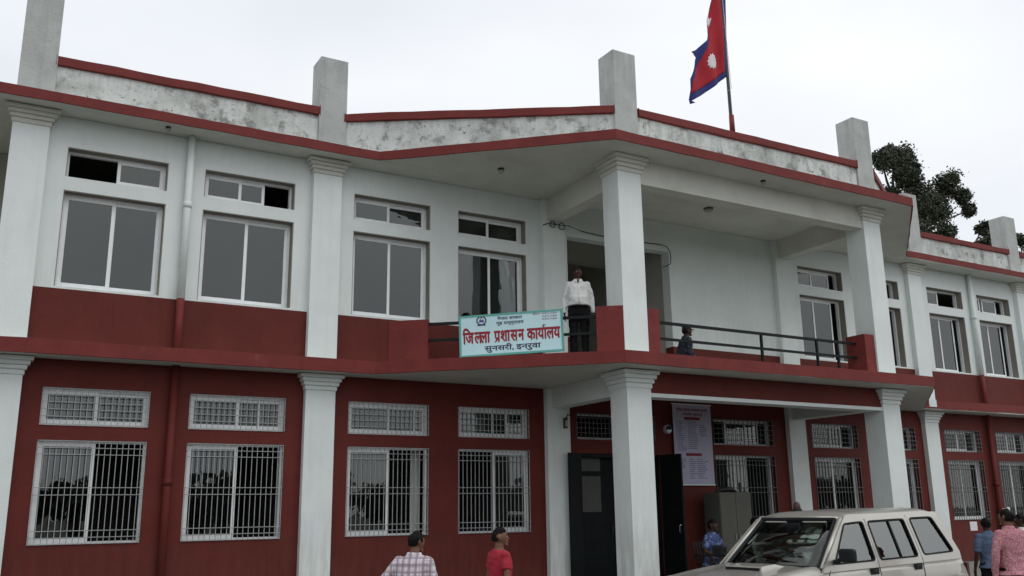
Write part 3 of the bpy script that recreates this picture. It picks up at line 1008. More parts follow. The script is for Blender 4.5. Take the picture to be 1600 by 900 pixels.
for txt, xa, xb, z, h, m, bd in ((('सुनसरी,', 'इनरुवा'), 0.42, 1.40, 0.075, 0.125, 'signdark', .028), (('नेपाल सरकार',), 0.66, 1.10, 0.600, 0.072, 'signdark', .03), (('गृह मन्त्रालय',), 0.64, 1.12, 0.515, 0.078, 'signdark', .03),
                             (('फोन नं.',), 1.28, 1.41, 0.640, 0.042, 'signred', .02), (('०२५-५६०',), 1.44, 1.70, 0.640, 0.048, 'signred', .02), (('०२५-५६०',), 1.44, 1.70, 0.592, 0.048, 'signred', .02), (('०२५-५६०',), 1.44, 1.70, 0.544, 0.048, 'signred', .02)):
    mb = MB()
    add_text(mb, [(t_, 0.2 * (i > 0)) for i, t_ in enumerate(txt)], xa, xb, z, h, TY, bd, 0.05)
    mb.obj('text_line', m, SG)
em = MB()
ec = (0.385, 0.61)
n = 20
vs = []
for k in range(n):
    t_ = 2 * math.pi * k / n
    for rr, yy in ((0.062, -0.0165), (0.080 + 0.006 * math.cos(k * math.pi), -0.0165), (0.080, -0.013), (0.062, -0.013)):
        vs.append((ec[0] + rr * 1.1 * math.sin(t_), yy, ec[1] + rr * math.cos(t_)))
fs = []
for k in range(n):
    k2 = (k + 1) % n
    for j in range(4):
        fs.append((4 * k + j, 4 * k2 + j, 4 * k2 + (j + 1) % 4, 4 * k + (j + 1) % 4))
em.add(vs, fs)
em.box(ec[0] - .07, ec[0] + .07, -0.0175, -0.013, ec[1] - .088, ec[1] - .062)
e_ = em.obj('emblem', 'signdark', SG, label='round wreathed emblem')
q = MB()
q.add([(ec[0] - .05, -0.0155, ec[1] - .03), (ec[0] + .05, -0.0155, ec[1] - .03), (ec[0] + .03, -0.0155, ec[1] + .03), (ec[0] + .005, -0.0155, ec[1] + .005), (ec[0] - .02, -0.0155, ec[1] + .04)], [(0, 1, 2, 3, 4)])
q.obj('emblem_hills', 'ink', e_)
q = MB().ball((ec[0], -0.015, ec[1] + .055), .016, .004, .016, 10, 6)
q.obj('emblem_flag', 'signred', e_)

# ------------------------------------------------------------------ notice banner
BN = thing('notice_banner', 'tall pale banner of printed notices hanging on the red wall beside the entrance', 'banner', (12.40, -0.06, 2.36))
MB().box(0, 1.03, -0.006, 0.0, 0, 1.63).obj('sheet', 'paper', BN)
MB().bar((-0.02, -0.003, 1.64), (1.05, -0.003, 1.64), 0.02, 0.02).obj('top_batten', 'frame', BN)
MB().bar((-0.02, -0.003, -0.01), (1.05, -0.003, -0.01), 0.02, 0.02).obj('bottom_batten', 'frame', BN)
mb = MB()
add_text(mb, [('जिल्ला प्रशासन कार्यालय, सुनसरी', 0)], 0.10, 0.93, 1.50, 0.075, -0.0075, 0.03)
add_text(mb, [('नागरिक बडापत्र', 0)], 0.26, 0.80, 1.41, 0.065, -0.0075, 0.03)
mb.obj('lettering', 'inkred', BN, label='dark red heading lettering')
mb = MB()
rnd = random.Random(3)
for (c0, c1, zt, zb) in ((0.11, 0.27, 1.27, 0.66), (0.38, 0.66, 1.27, 0.72), (0.70, 0.90, 1.20, 0.96), (0.11, 0.27, 0.50, 0.30), (0.38, 0.56, 0.50, 0.10), (0.58, 0.86, 0.50, 0.12)):
    z = zt
    while z > zb:
        x = c0
        end = c0 + (c1 - c0) * rnd.uniform(0.55, 1.0)
        while x < end:
            l = rnd.uniform(0.02, 0.055)
            mb.add([(x, -0.0075, z), (x + l, -0.0075, z), (x + l, -0.0075, z + 0.016), (x, -0.0075, z + 0.016)], [(0, 1, 2, 3)])
            x += l + 0.010
        z -= 0.042
for x in (0.08, 0.32):
    mb.add([(x, -0.0072, 0.62), (x + .006, -0.0072, .62), (x + .006, -0.0072, 1.3), (x, -0.0072, 1.3)], [(0, 1, 2, 3)])
mb.obj('fine_print', 'ink', BN, kind='stuff')
for z in (1.315, 0.575):
    MB().box(0.30, 0.72, -0.0095, -0.006, z, z + 0.06).obj('heading_bar', 'inkred', BN)

# ------------------------------------------------------------------ steel cabinet
CB = thing('steel_cabinet', 'grey steel cupboard standing on the porch in front of the ground window', 'cabinet', (12.90, -0.76, 0.405))
bevel(MB().box(0, 0.84, 0.012, 0.47, 0.04, 1.78).obj('carcass', 'cabinet', CB), 0.006)
for a in (0.01, 0.425):
    d = bevel(MB().box(a, a + 0.405, -0.006, 0.010, 0.07, 1.76).obj('door', 'cabinet', CB), 0.004)
    MB().box(a + (0.34 if a < .2 else 0.03), a + (0.36 if a < .2 else 0.05), -0.03, -0.0065, 0.85, 0.97).obj('handle', 'chrome', d)
for x in (0.03, 0.75):
    for y in (0.05, 0.40):
        MB().box(x, x + .05, y, y + .05, 0, 0.04).obj('foot', 'cabinet', CB)
mb = MB()
mb.tube([(12.93, -0.62, 2.20), (13.05, -0.66, 2.245), (13.25, -0.64, 2.25), (13.38, -0.62, 2.23), (13.44, -0.66, 2.195)], [(0.03, .02), (.10, .045), (.12, .05), (.09, .045), (.03, .02)], 10, ref=(0, 1, 0), dome=True)
mb.obj('black_bag', 'cable', None, smooth=True, label='flat black bag lying on top of the steel cupboard', category='bag')

# ------------------------------------------------------------------ flag and pole
FPX, FPY = 12.77, -2.0
fp = thing('flagpole', 'tall dark flagpole standing on the porch roof', 'flagpole', (FPX, FPY, 8.12))
MB().tube([(0, 0, 0), (-0.02, 0, 2.2), (-0.05, 0, 5.2)], [0.040, 0.036, 0.030], 12).obj('pole', 'pole', fp, smooth=True)
MB().tube([(0, 0, 1.25), (0, 0, 1.62)], [0.058, 0.052], 12).obj('pole_socket', 'rust', fp, smooth=True)
MB().box(-0.07, 0.07, -0.07, 0.07, 0, 0.05).obj('pole_base', 'rust', fp)
MB().tube([(0.01, -0.05, 2.2), (-0.03, -0.045, 3.6), (-0.07, -0.04, 5.1)], 0.006, 6).obj('halyard', 'flagwhite', fp)
MB().ball((-0.05, 0, 5.25), 0.06, 0.06, 0.06).obj('finial', 'chrome', fp, smooth=True)
# flag outline in photograph-like x,z metres at y = FPY, hanging limp
def fpt(px, py):
    d = FW * 1439.83 + RT * (px - 800) - UP * (py - 450)
    t_ = (FPY - (-15)) / d.y
    return (d.x * t_, 1.90 + d.z * t_)
FO = [(1131, -60), (1133.5, 0), (1136.5, 119), (1126, 127), (1112, 138), (1096, 149), (1080, 158), (1084, 162), (1078.5, 162.5), (1077, 155),
      (1078, 140), (1077, 124), (1083, 105), (1090, 88), (1085, 85), (1079, 81.5), (1090, 76), (1102, 64), (1104, 52), (1109, 25), (1112, 0), (1118, -35), (1124, -62)]
FI = [(1125, -50), (1125, 0), (1129, 55), (1132, 112), (1112, 127), (1095, 138), (1079, 147), (1080, 128), (1087, 112), (1097, 90), (1106, 66), (1104.5, 50), (1109, 25), (1112.5, 0), (1118, -32)]
def flag_sheet(name, outline, y_off, m, parent, cuts=5, th=0.004):
    bm = bmesh.new()
    P = [fpt(*p) for p in outline]
    vs = [bm.verts.new((x - FPX, 0, z - 8.12)) for x, z in P]
    es = [bm.edges.new((vs[i], vs[(i + 1) % len(vs)])) for i in range(len(vs))]
    bmesh.ops.triangle_fill(bm, use_beauty=True, edges=es)
    for _ in range(cuts):
        bmesh.ops.subdivide_edges(bm, edges=[e for e in bm.edges if e.calc_length() > 0.05], cuts=1)
        bmesh.ops.triangulate(bm, faces=bm.faces[:])
    for v in bm.verts:
        x, z = v.co.x, v.co.z
        v.co.y = y_off + 0.05 * math.sin(x * 11 + z * 1.5) * min(1, max(0, -x) * 5 + .1) + 0.012 * math.sin(x * 23 - z * 2.0)
    me = bpy.data.meshes.new(name)
    bmesh.ops.recalc_face_normals(bm, faces=bm.faces[:])
    bm.to_mesh(me)
    bm.free()
    for p in me.polygons:
        p.use_smooth = True
    me.materials.append(M[m])
    o = link(name, me, parent)
    s = o.modifiers.new('thick', 'SOLIDIFY')
    s.thickness = th
    s.offset = 0
    return o
FL = thing('national_flag', 'crimson double pennant flag with blue border hanging limp from the roof pole', 'flag', (FPX, FPY, 8.12))
flag_sheet('cloth_border', FO, 0.0, 'flagblue', FL, th=0.003)
flag_sheet('cloth_field', FI, 0.0, 'flagred', FL, th=0.016)
sp = []
for k in range(24):
    r_ = 13.0 if k % 2 == 0 else 10.0
    sp.append((1112 + r_ * 0.72 * math.cos(2 * math.pi * k / 24), 97 + r_ * math.sin(2 * math.pi * k / 24)))
flag_sheet('sun_emblem', sp, 0.0, 'flagwhite', FL, cuts=4, th=0.028)
flag_sheet('moon_emblem', [(1108, 24), (1110, 29), (1113, 27), (1112, 33), (1110, 39), (1107, 42), (1106.5, 36), (1107, 30)], 0.0, 'flagwhite', FL, cuts=4, th=0.028)
for z in (2.15, 3.6, 5.0):
    MB().tube([(-0.07, -0.03, z), (0.0, 0.0, z + .02)], 0.008, 6).obj('flag_tie', 'flagwhite', FL)

# ------------------------------------------------------------------ trees behind the building
def tree(x, y, z_lo, blobs, label, leaves, seed, leaf=0.20, trunk_top=None, mats='leaf', group='trees behind the far wing'):
    rnd = random.Random(seed)
    T = thing('tree', label, 'tree', (x, y, 0), group=group)
    top = trunk_top or (sum(b[0][2] for b in blobs) / len(blobs))
    base_r = 0.28
    mb = MB()
    n = 7
    pts = [Vector((0.25 * math.sin(k * .9 + seed), 0.2 * math.cos(k * 1.3 + seed), top * k / n)) for k in range(n + 1)]
    pts[0] = Vector((0, 0, 0))
    mb.tube(pts, [base_r * (1 - 0.75 * k / n) for k in range(n + 1)], 10)
    mb.obj('trunk', 'bark', T, smooth=True)
    mb = MB()
    lv = MB()
    lv2 = MB()
    for (c, r) in blobs:
        c = Vector(c)
        st = pts[rnd.randint(4, n)]
        mid = st.lerp(c, 0.5) + Vector((rnd.uniform(-.3, .3), rnd.uniform(-.3, .3), rnd.uniform(-.1, .4)))
        mb.tube([st, mid, c], [0.09, 0.06, 0.03], 6)
        for _ in range(10):
            d = Vector((rnd.gauss(0, 1), rnd.gauss(0, 1), rnd.gauss(0, 1))).normalized()
            e = c + Vector((d.x * r[0], d.y * r[1], d.z * r[2])) * rnd.uniform(.5, .95)
            mb.tube([c, c.lerp(e, .5) + Vector((0, 0, .1)), e], [0.03, 0.02, 0.008], 5)
            for q in range(int(leaves / 10)):
                # leaf tufts round twig ends: uneven, with gaps
                s_ = rnd.random() ** 0.5
                pc = e.lerp(c, rnd.random() * 0.35) + Vector((rnd.gauss(0, 1), rnd.gauss(0, 1), rnd.gauss(0, 1))) * 0.36 * (r[0] + r[2]) / 2 * 0.80
                a = Vector((rnd.gauss(0, 1), rnd.gauss(0, 1), rnd.gauss(0, .6) - .5)).normalized()
                b = a.cross(Vector((rnd.gauss(0, 1), rnd.gauss(0, 1), rnd.gauss(0, 1)))).normalized()
                L = leaf * rnd.uniform(.6, 1.2)
                wv = L * 0.30
                tgt = lv if rnd.random() < .72 else lv2
                tgt.add([pc, pc + a * L * .45 + b * wv, pc + a * L, pc + a * L * .45 - b * wv], [(0, 1, 2, 3)])
    mb.obj('limb', 'bark', T, smooth=True)
    c_ = lv.obj('crown', mats, T, kind='stuff')
    lv2.obj('crown_pale_leaves', 'leaf2', T, kind='stuff')  # paler leaves mixed at random through the crown
    return T
def tpt(px, py, y):
    d = FW * 1439.83 + RT * (px - 800) - UP * (py - 450)
    t_ = (y + 15) / d.y
    return Vector((d.x * t_, y, 1.90 + d.z * t_))
def tree_at(y, cx, blobs_px, label, leaves, seed, leaf=0.2, trunk=None, dx=0):
    base = tpt(cx, 500, y)
    px_m = 1439.83 / ((base - Vector((0, -15, 1.9))).dot(FW))
    bl = []
    for (bx, by, br) in blobs_px:
        bx -= dx
        p = tpt(bx, by, y)
        r = br / px_m
        bl.append(((p.x - base.x, random.uniform(-1, 1), p.z), (r, r, r)))
    return tree(base.x, y, 0, bl, label, leaves, seed, leaf, trunk)
tree_at(14, 1425, [(1420, 250, 20), (1392, 262, 22), (1440, 262, 16), (1410, 285, 17), (1452, 300, 24), (1482, 290, 22), (1440, 335, 24), (1474, 330, 24), (1492, 312, 12),
                   (1400, 310, 18), (1430, 375, 26), (1468, 378, 22), (1490, 365, 12), (1375, 275, 14), (1450, 400, 24), (1410, 415, 28), (1480, 415, 20), (1380, 330, 20), (1395, 370, 24), (1386, 252, 14), (1398, 300, 16), (1505, 335, 10), (1420, 228, 10)],
        'tall dark evergreen rising behind the roof beside the porch corner', 2600, 3, 0.17, dx=14)
tree_at(15, 1525, [(1524, 358, 9), (1530, 372, 13), (1518, 388, 12), (1545, 392, 12), (1500, 395, 9), (1530, 415, 20), (1515, 430, 18)],
        'low dark treetop just showing over the far parapet left of its last post', 650, 5, 0.24)
tree_at(16, 1612, [(1600, 372, 10), (1612, 392, 20), (1600, 405, 12), (1625, 370, 22), (1615, 430, 22)],
        'dark treetop behind the last roof post at the edge of the view', 650, 8, 0.24)
# wood on the far side of the yard, mirrored in the window panes
rnd = random.Random(11)
lv = MB()
for k in range(92):
    cx = -60 + k * 1.5 + rnd.uniform(-1.5, 1.5)
    hh = rnd.uniform(2.6, 4.6)
    yy = -48 + rnd.uniform(-3, 3)
    lv.tube([(cx, yy, 0), (cx, yy, hh * .5)], 0.2, 5)
    for j in range(220):
        u = Vector((rnd.gauss(0, 1), rnd.gauss(0, 1), rnd.gauss(0, 1))).normalized() * rnd.uniform(.3, 1) * 2.4
        pc = Vector((cx, yy, hh * .72)) + Vector((u.x, u.y, u.z * hh * .14))
        a = Vector((rnd.gauss(0, 1), rnd.gauss(0, 1), rnd.gauss(0, 1))).normalized() * .6
        b = a.cross(Vector((rnd.gauss(0, 1), rnd.gauss(0, 1), rnd.gauss(0, 1)))).normalized() * .3
        lv.add([pc, pc + a * .5 + b, pc + a, pc + a * .5 - b], [(0, 1, 2, 3)])
lv.obj('far_wood', 'leaf', None, kind='stuff', label='dark line of trees across the yard mirrored in the glass', category='trees')

# ------------------------------------------------------------------ people
def person(label, loc, yaw, height, arms, cols, legs=None, hip_z=0.90, lean=(0, 0), head_yaw=0, head_pitch=0, group=None,
           cap=None, belly=0.0, bald=0.0, sleeve=0.5, seed=1, collar=True, shoes=True):
    """local frame: x = the person's right, y = forward, z up; canonical height 1.70"""
    k = height / 1.70
    T = thing('person', label, 'person', loc, yaw, group)
    lx, ly = lean
    def F(x, y, z):            # standing torso point -> posed
        h = z - 0.90
        return Vector((x + lx * max(h, -.1), y + ly * max(h, -.1), hip_z + h))
    def K(v):
        return Vector(v) * k
    skin = cols['skin']
    sh = {s: F(0.175 * s, -0.01, 1.40) for s in (-1, 1)}
    hipj = {s: F(0.095 * s, 0, 0.92) for s in (-1, 1)}
    if legs is None:
        legs = {s: [(0.10 * s, 0.02, 0.49), (0.105 * s, -0.02, 0.09)] for s in (-1, 1)}
    b = MB()
    def ring_loft(mb, rows, inf=0.0, seg=16):
        vs, fs = [], []
        for (z, rx, ry, yo) in rows:
            c = F(0, yo, z)
            for i in range(seg):
                t = 2 * math.pi * i / seg
                ct, st = math.cos(t), math.sin(t)
                vs.append(K(c + Vector(((rx + inf) * math.copysign(abs(ct) ** .85, ct), (ry + inf) * math.copysign(abs(st) ** .9, st), 0))))
        n = len(rows)
        for j in range(n - 1):
            for i in range(seg):
                i2 = (i + 1) % seg
                fs.append((j * seg + i, j * seg + i2, (j + 1) * seg + i2, (j + 1) * seg + i))
        fs += [tuple(range(seg))[::-1], tuple(range((n - 1) * seg, n * seg))]
        mb.add(vs, fs)
    torso = [(0.80, .10, .09, 0), (0.86, .155, .115, -.01), (0.94, .168, .122, -.01), (1.04, .150 + belly * .5, .108 + belly, belly * .8), (1.12, .152 + belly * .4, .108 + belly, belly * .8),
             (1.24, .168, .118 + belly * .3, belly * .2), (1.34, .172, .112, 0), (1.40, .160, .095, -.01), (1.44, .118, .070, -.012), (1.470, .066, .058, -.012)]
    ring_loft(b, torso)
    # neck and head
    nk, hc = F(0, -0.012, 1.46), F(0, 0.005, 1.60)
    Rz = Matrix.Rotation(head_yaw, 3, 'Z') @ Matrix.Rotation(head_pitch, 3, 'X')
    def H(x, y, z):
        return K(hc + Rz @ Vector((x, y, z)))
    b.tube([K(nk - Vector((0, 0, .04))), K(nk.lerp(hc, .35)), K(hc + Vector((0, -.005, -.06)))], [(.062 * k, .060 * k), (.054 * k, .055 * k), (.052 * k, .054 * k)], 12)
    hd = MB().ball((0, 0, 0), 0.074, 0.093, 0.108, 18, 12)
    vs = []
    for v in hd.v:
        x, y, z = v
        if z < 0:
            x *= 1 - 0.30 * (-z / .108) ** 1.2
            y = y * (1 - 0.16 * (-z / .108)) + 0.012 * (-z / .108)
        if y < 0 and z > 0:
            y *= 1.05
        vs.append(H(x, y, z + 0.005))
    b.add(vs, hd.f)
    b.tube([H(0, .084, .022), H(0, .104, -.012), H(0, .100, -.022)], [.008 * k, .013 * k, .013 * k], 8, dome=True)       # nose
    b.tube([H(-.022, .086, -.050), H(0, .093, -.050), H(.022, .086, -.050)], [.007 * k, .009 * k, .007 * k], 8, dome=True)   # lips
    b.tube([H(-.015, .080, -.085), H(.015, .080, -.085)], .018 * k, 8, dome=True)                                           # chin
    b.tube([H(-.045, .078, .030), H(0, .089, .034), H(.045, .078, .030)], .010 * k, 8, dome=True)                           # brow
    for s in (-1, 1):
        b.tube([H(.074 * s, -.008, .028), H(.082 * s, -.016, .004), H(.074 * s, -.006, -.028)], [(.010 * k, .016 * k), (.012 * k, .022 * k), (.009 * k, .010 * k)], 8, ref=(1, 0, 0), dome=True)
    # arms and hands
    shirt, trou = MB(), MB()
    for s in (-1, 1):
        el, wr, hdirs = [Vector(q) for q in arms[s]]
        S0 = sh[s]
        b.tube([K(S0), K(S0.lerp(el, .5)), K(el)], [.036 * k, .040 * k, .036 * k], 12, dome=True)
        b.tube([K(el), K(el.lerp(wr, .35)), K(wr)], [.036 * k, .035 * k, .024 * k], 12, dome=True)
        hd_ = hdirs.normalized()
        side = Vector((0, 1, 0)) if abs(hd_.y) < .8 else Vector((-s, 0, 0))
        side = (side - hd_ * side.dot(hd_)).normalized()
        nrm = hd_.cross(side).normalized() * s
        palm0, palm1 = wr + hd_ * 0.01, wr + hd_ * 0.085
        b.tube([K(wr - hd_ * .01), K(palm0 + hd_ * .015), K(wr + hd_ * .05), K(palm1)], [(.024 * k, .018 * k), (.034 * k, .016 * k), (.041 * k, .015 * k), (.038 * k, .012 * k)], 12, ref=side, dome=True)
        for j, (off, L) in enumerate(((.030, .070), (.010, .080), (-.010, .075), (-.029, .058))):
            p0 = palm1 + side * off
            curl = nrm * (-.30 - .06 * j)
            p1 = p0 + (hd_ + curl * .5 + side * off * 1.2).normalized() * L * .5
            p2 = p1 + (hd_ + curl * 1.8).normalized() * L * .5
            b.tube([K(p0 - hd_ * .02), K(p0), K(p1), K(p2)], [.0095 * k, .0095 * k, .0088 * k, .0075 * k], 7, dome=True)
        t0 = wr + hd_ * .025 + side * .028
        t1 = t0 + (hd_ * .7 + side * .8 - nrm * .2).normalized() * .035
        t2 = t1 + (hd_ * 1.0 + side * .25 - nrm * .4).normalized() * .032
        b.tube([K(t0 - side * .01), K(t1), K(t2)], [.013 * k, .0105 * k, .009 * k], 7, dome=True)
        # sleeves
        if sleeve < 1:
            e = S0.lerp(el, .45 + sleeve)
            shirt.tube([K(S0 - Vector((s * .02, 0, 0))), K(S0.lerp(el, .4)), K(e)], [.062 * k, .062 * k, .058 * k], 14, dome=False)
        else:
            shirt.tube([K(S0 - Vector((s * .02, 0, 0))), K(S0.lerp(el, .5)), K(el), K(el.lerp(wr, .5)), K(wr)], [.062 * k, .058 * k, .052 * k, .046 * k, .036 * k], 14)
        shirt.ball(K(S0 + Vector((-s * .012, 0, .000))), .066 * k, .064 * k, .056 * k)
    # legs
    for s in (-1, 1):
        kn, an = [Vector(q) for q in legs[s]]
        b.tube([K(hipj[s]), K(hipj[s].lerp(kn, .5)), K(kn)], [.080 * k, .072 * k, .052 * k], 12, dome=True)
        b.tube([K(kn), K(kn.lerp(an, .3)), K(an)], [.052 * k, .052 * k, .034 * k], 12, dome=True)
        fd = Vector((0.12 * s, 1, 0)).normalized()
        b.tube([K(an + Vector((0, -.02, -.03))), K(an + fd * .08 + Vector((0, 0, -.045))), K(an + fd * .15 + Vector((0, 0, -.055)))], [.035 * k, (.040 * k, .028 * k), (.036 * k, .018 * k)], 10, ref=(1, 0, 0), dome=True)
        trou.tube([K(hipj[s] + Vector((0, 0, .04))), K(hipj[s].lerp(kn, .5)), K(kn), K(kn.lerp(an, .5)), K(an + (kn - an).normalized() * .02)], [.098 * k, .090 * k, .072 * k, .068 * k, .062 * k], 14)
        if shoes:
            sm = MB()
            sm.tube([K(an + Vector((0, -.05, -.050))), K(an + Vector((0, 0, -.035))), K(an + fd * .09 + Vector((0, 0, -.047))), K(an + fd * .18 + Vector((0, 0, -.058)))],
                    [(.035 * k, .030 * k), (.044 * k, .042 * k), (.048 * k, .034 * k), (.040 * k, .022 * k)], 12, ref=(1, 0, 0), dome=True)
            link('shoe', sm.mesh('shoe', 'shoe', True), T)
    tr_rows = [(0.80, .115, .105, 0), (0.86, .172, .135, -.01), (0.94, .182, .138, -.01), (1.01, .168 + belly * .3, .122 + belly * .5, belly * .4)]
    ring_loft(trou, tr_rows)
    hem = 0.88 if not cols.get('tuck') else 0.985
    st_rows = [(hem, (.178 if cols.get('tuck') else .200) + belly * .4, (.130 if cols.get('tuck') else .158) + belly * .6, belly * .4 - (0 if cols.get('tuck') else .012))] + [r for r in torso if r[0] > hem + .02]
    st_rows = [(z, rx + .018, ry + .018, yo) for z, rx, ry, yo in st_rows[:-1]] + [(1.465, .078, .068, -.015)]
    ring_loft(shirt, st_rows)
    if collar:
        cz = F(0, -.012, 1.478)
        mbv = []
        shirt.tube([K(cz + Vector((0, 0, -.025))), K(cz + Vector((0, .004, .012)))], [(.088 * k, .084 * k), (.078 * k, .074 * k)], 14)
    me = remeshed(b, 0.0085)
    me.materials.append(M[skin])
    link('body', me, T)
    me = remeshed(trou, 0.014, 0.012 * k, seed)
    me.materials.append(M[cols['trousers']])
    link('trousers', me, T)
    me = remeshed(shirt, 0.011, 0.010 * k, seed + 3)
    me.materials.append(M[cols['shirt']])
    link('shirt', me, T)
    if collar and sleeve >= 1 and cols.get('tuck'):
        fr_ = [F(0, .062, 1.455), F(0, .098 + .012, 1.39), F(0, .135 + belly * .6, 1.24), F(0, .130 + belly * 1.75, 1.10), F(0, .128 + belly * 1.7, 1.0)]
        link('button_placket', MB().tube([K(q) for q in fr_], [(.010 * k, .005 * k)] * 5, 6).mesh('placket', cols['shirt'], True), T)
        for sx in (-1, 1):
            link('collar_flap', MB().add([K(F(.012 * sx, .075, 1.470)), K(F(.075 * sx, .045, 1.478)), K(F(.070 * sx, .095, 1.425)), K(F(.022 * sx, .112, 1.415))], [(0, 1, 2, 3), (3, 2, 1, 0)]).mesh('flap', cols['shirt']), T)
        link('open_neck', MB().add([K(F(-.022, .080, 1.475)), K(F(.022, .080, 1.475)), K(F(0, .118, 1.385))], [(0, 1, 2), (2, 1, 0)]).mesh('neck', skin), T)
        link('breast_pocket', MB().add([K(F(x_, .128 + belly * .35, z_)) for x_, z_ in ((-.10, 1.25), (-.04, 1.25), (-.04, 1.33), (-.10, 1.33))], [(0, 1, 2, 3)]).mesh('pocket', cols['shirt']), T)
        link('belt', MB().tube([K(F(.178 * math.cos(a_), .134 * math.sin(a_) + belly * .4 + (belly * .5 * max(0, math.sin(a_))), .985)) for a_ in [R(15 * i) for i in range(25)]], .014 * k, 6).mesh('belt', 'shoe', True), T)
    # hair or cap
    hm = MB().ball((0, 0, 0), 0.081, 0.100, 0.112, 20, 14)
    hb = MB()
    vs = []
    for v in hm.v:
        x, y, z = v
        zz = z
        lim = -0.055 if y < -0.02 else (0.00 if y < 0.045 else 0.052)
        if zz < lim:
            zz = lim + (zz - lim) * 0.05
            x *= .9
            y *= .93
        if y > .06:
            y = .06 + (y - .06) * .78
        vs.append(H(x, y - .004, zz + .010))
    hb.add(vs, hm.f)
    me = remeshed(hb, 0.008, 0.016 * k, seed + 9)
    me.materials.append(M['hair'])
    link('hair', me, T)
    if bald:
        q = MB().ball((0, 0, 0), 0.05, 0.055, 0.03, 12, 8)
        link('bald_patch', MB().add([H(v[0], v[1] - .03, v[2] + .104) for v in q.v], q.f).mesh('bald', skin, True), T)
    if cap:
        q = MB()
        vs = []
        for (z, r) in ((.035, .088), (.075, .094), (.115, .098), (.128, .090), (.132, .05)):
            for i in range(18):
                t = 2 * math.pi * i / 18
                vs.append(H(r * .92 * math.cos(t), r * 1.08 * math.sin(t), z + (.008 if math.sin(t) > 0 else 0)))
        fs = [(j * 18 + i, j * 18 + (i + 1) % 18, (j + 1) * 18 + (i + 1) % 18, (j + 1) * 18 + i) for j in range(4) for i in range(18)] + [tuple(range(72, 90)), tuple(range(18))[::-1]]
        q.add(vs, fs)
        c = link('cap', q.mesh('cap', cap, True), T)
        v_ = MB()
        arc = [H(.078 * math.cos(a), .085 * math.sin(a) + .01, .042) for a in [R(20 + 14 * i) for i in range(11)]]
        arc2 = [H(.070 * math.cos(a), .085 * math.sin(a) + .075 * math.sin(a) + .0, .028) for a in [R(20 + 14 * i) for i in range(11)]]
        up_ = K(Vector((0, 0, .006)))
        v_.add(arc + arc2 + [p + up_ for p in arc] + [p + up_ for p in arc2],
               [(i, i + 1, 12 + i, 11 + i) for i in range(10)] + [(22 + i, 33 + i, 34 + i, 23 + i) for i in range(10)] + [(11 + i, 12 + i, 34 + i, 33 + i) for i in range(10)])
        link('visor', v_.mesh('visor', cap, False), c)
    for s in (-1, 1):
        link('eye', MB().add([H(v[0], v[1], v[2]) for v in MB().ball((.030 * s, .076, .012), .013, .010, .008, 10, 6).v], MB().ball((0, 0, 0), 1, 1, 1, 10, 6).f).mesh('eye', 'eye', True), T)
        link('pupil', MB().add([H(v[0], v[1], v[2]) for v in MB().ball((.030 * s, .0835, .012), .006, .004, .006, 8, 6).v], MB().ball((0, 0, 0), 1, 1, 1, 8, 6).f).mesh('pupil', 'pupil', True), T)
        link('eyebrow', MB().tube([H(.014 * s, .090, .036), H(.032 * s, .086, .041), H(.048 * s, .074, .036)], .0042 * k, 6).mesh('brow', 'hair', True), T)
    return T
HANG = {s: [(0.245 * s, -0.03, 1.13), (0.262 * s, 0.05, 0.87), (0.02 * s, 0.15, -1)] for s in (-1, 1)}
G = 'people standing in the yard'
person('man in a white and grey checked shirt seen from behind by the red wall', (4.16, -5.46, 0), R(-40), 1.67,
       {-1: [(-.30, -.01, 1.15), (-.33, .10, .90), (0, .3, -1)], 1: [(.30, .02, 1.15), (.31, .20, .95), (0, .6, -1)]},
       dict(skin='skin', shirt='plaid', trousers='trouser_grey'), lean=(.10, .10), head_yaw=R(-38), head_pitch=R(-6), belly=.035, sleeve=.35, seed=2, group=G)
person('young man in a plain red round-necked T-shirt looking to one side', (5.52, -5.05, 0), R(-92), 1.68, HANG,
       dict(skin='skin', shirt='shirt_red', trousers='trouser'), head_yaw=R(-24), sleeve=.15, seed=4, group=G, collar=False)
person('man in a pink checked long-sleeved shirt seen from behind beyond the car', (12.58, -6.92, 0), R(-15), 1.81,
       {-1: [(-.27, -.02, 1.12), (-.27, .03, .86), (0, .1, -1)], 1: [(.30, -.01, 1.12), (.29, .10, .86), (0, .2, -1)]},
       dict(skin='skin', shirt='pink', trousers='trouser'), sleeve=1.0, head_yaw=R(15), belly=.02, seed=6, group=G)
person('man in a blue-grey shirt seen from behind near the white wall notice', (14.75, -5.15, 0), R(-25), 1.66, HANG,
       dict(skin='skin_dark', shirt='shirt_blue', trousers='trouser'), sleeve=.5, head_yaw=R(-10), seed=8, group=G)
person('person in a pale shirt almost hidden beyond the pink shirted man', (16.05, -4.95, 0), R(30), 1.70, HANG,
       dict(skin='skin_dark', shirt='shirt_white', trousers='trouser_grey'), sleeve=.5, seed=10, group=G)
person('stout man in a white shirt and black trousers standing behind the balcony rail', (8.84, -1.98, 4.365), R(150), 1.66,
       {-1: [(-.245, -.03, 1.13), (-.255, .03, .86), (0, .05, -1)], 1: [(.245, -.03, 1.13), (.255, .03, .86), (0, .05, -1)]},
       dict(skin='skin_dark', shirt='shirt_white', trousers='trouser', tuck=True), sleeve=1.0, belly=.045, head_pitch=R(4), head_yaw=R(12), seed=12)
SITL = {s: [(0.15 * s, 0.42, 0.50), (0.13 * s, 0.44, 0.09)] for s in (-1, 1)}
FLOORL = {-1: [(-.26, .34, .16), (0.05, .42, .09)], 1: [(.26, .34, .16), (-.02, .36, .11)]}
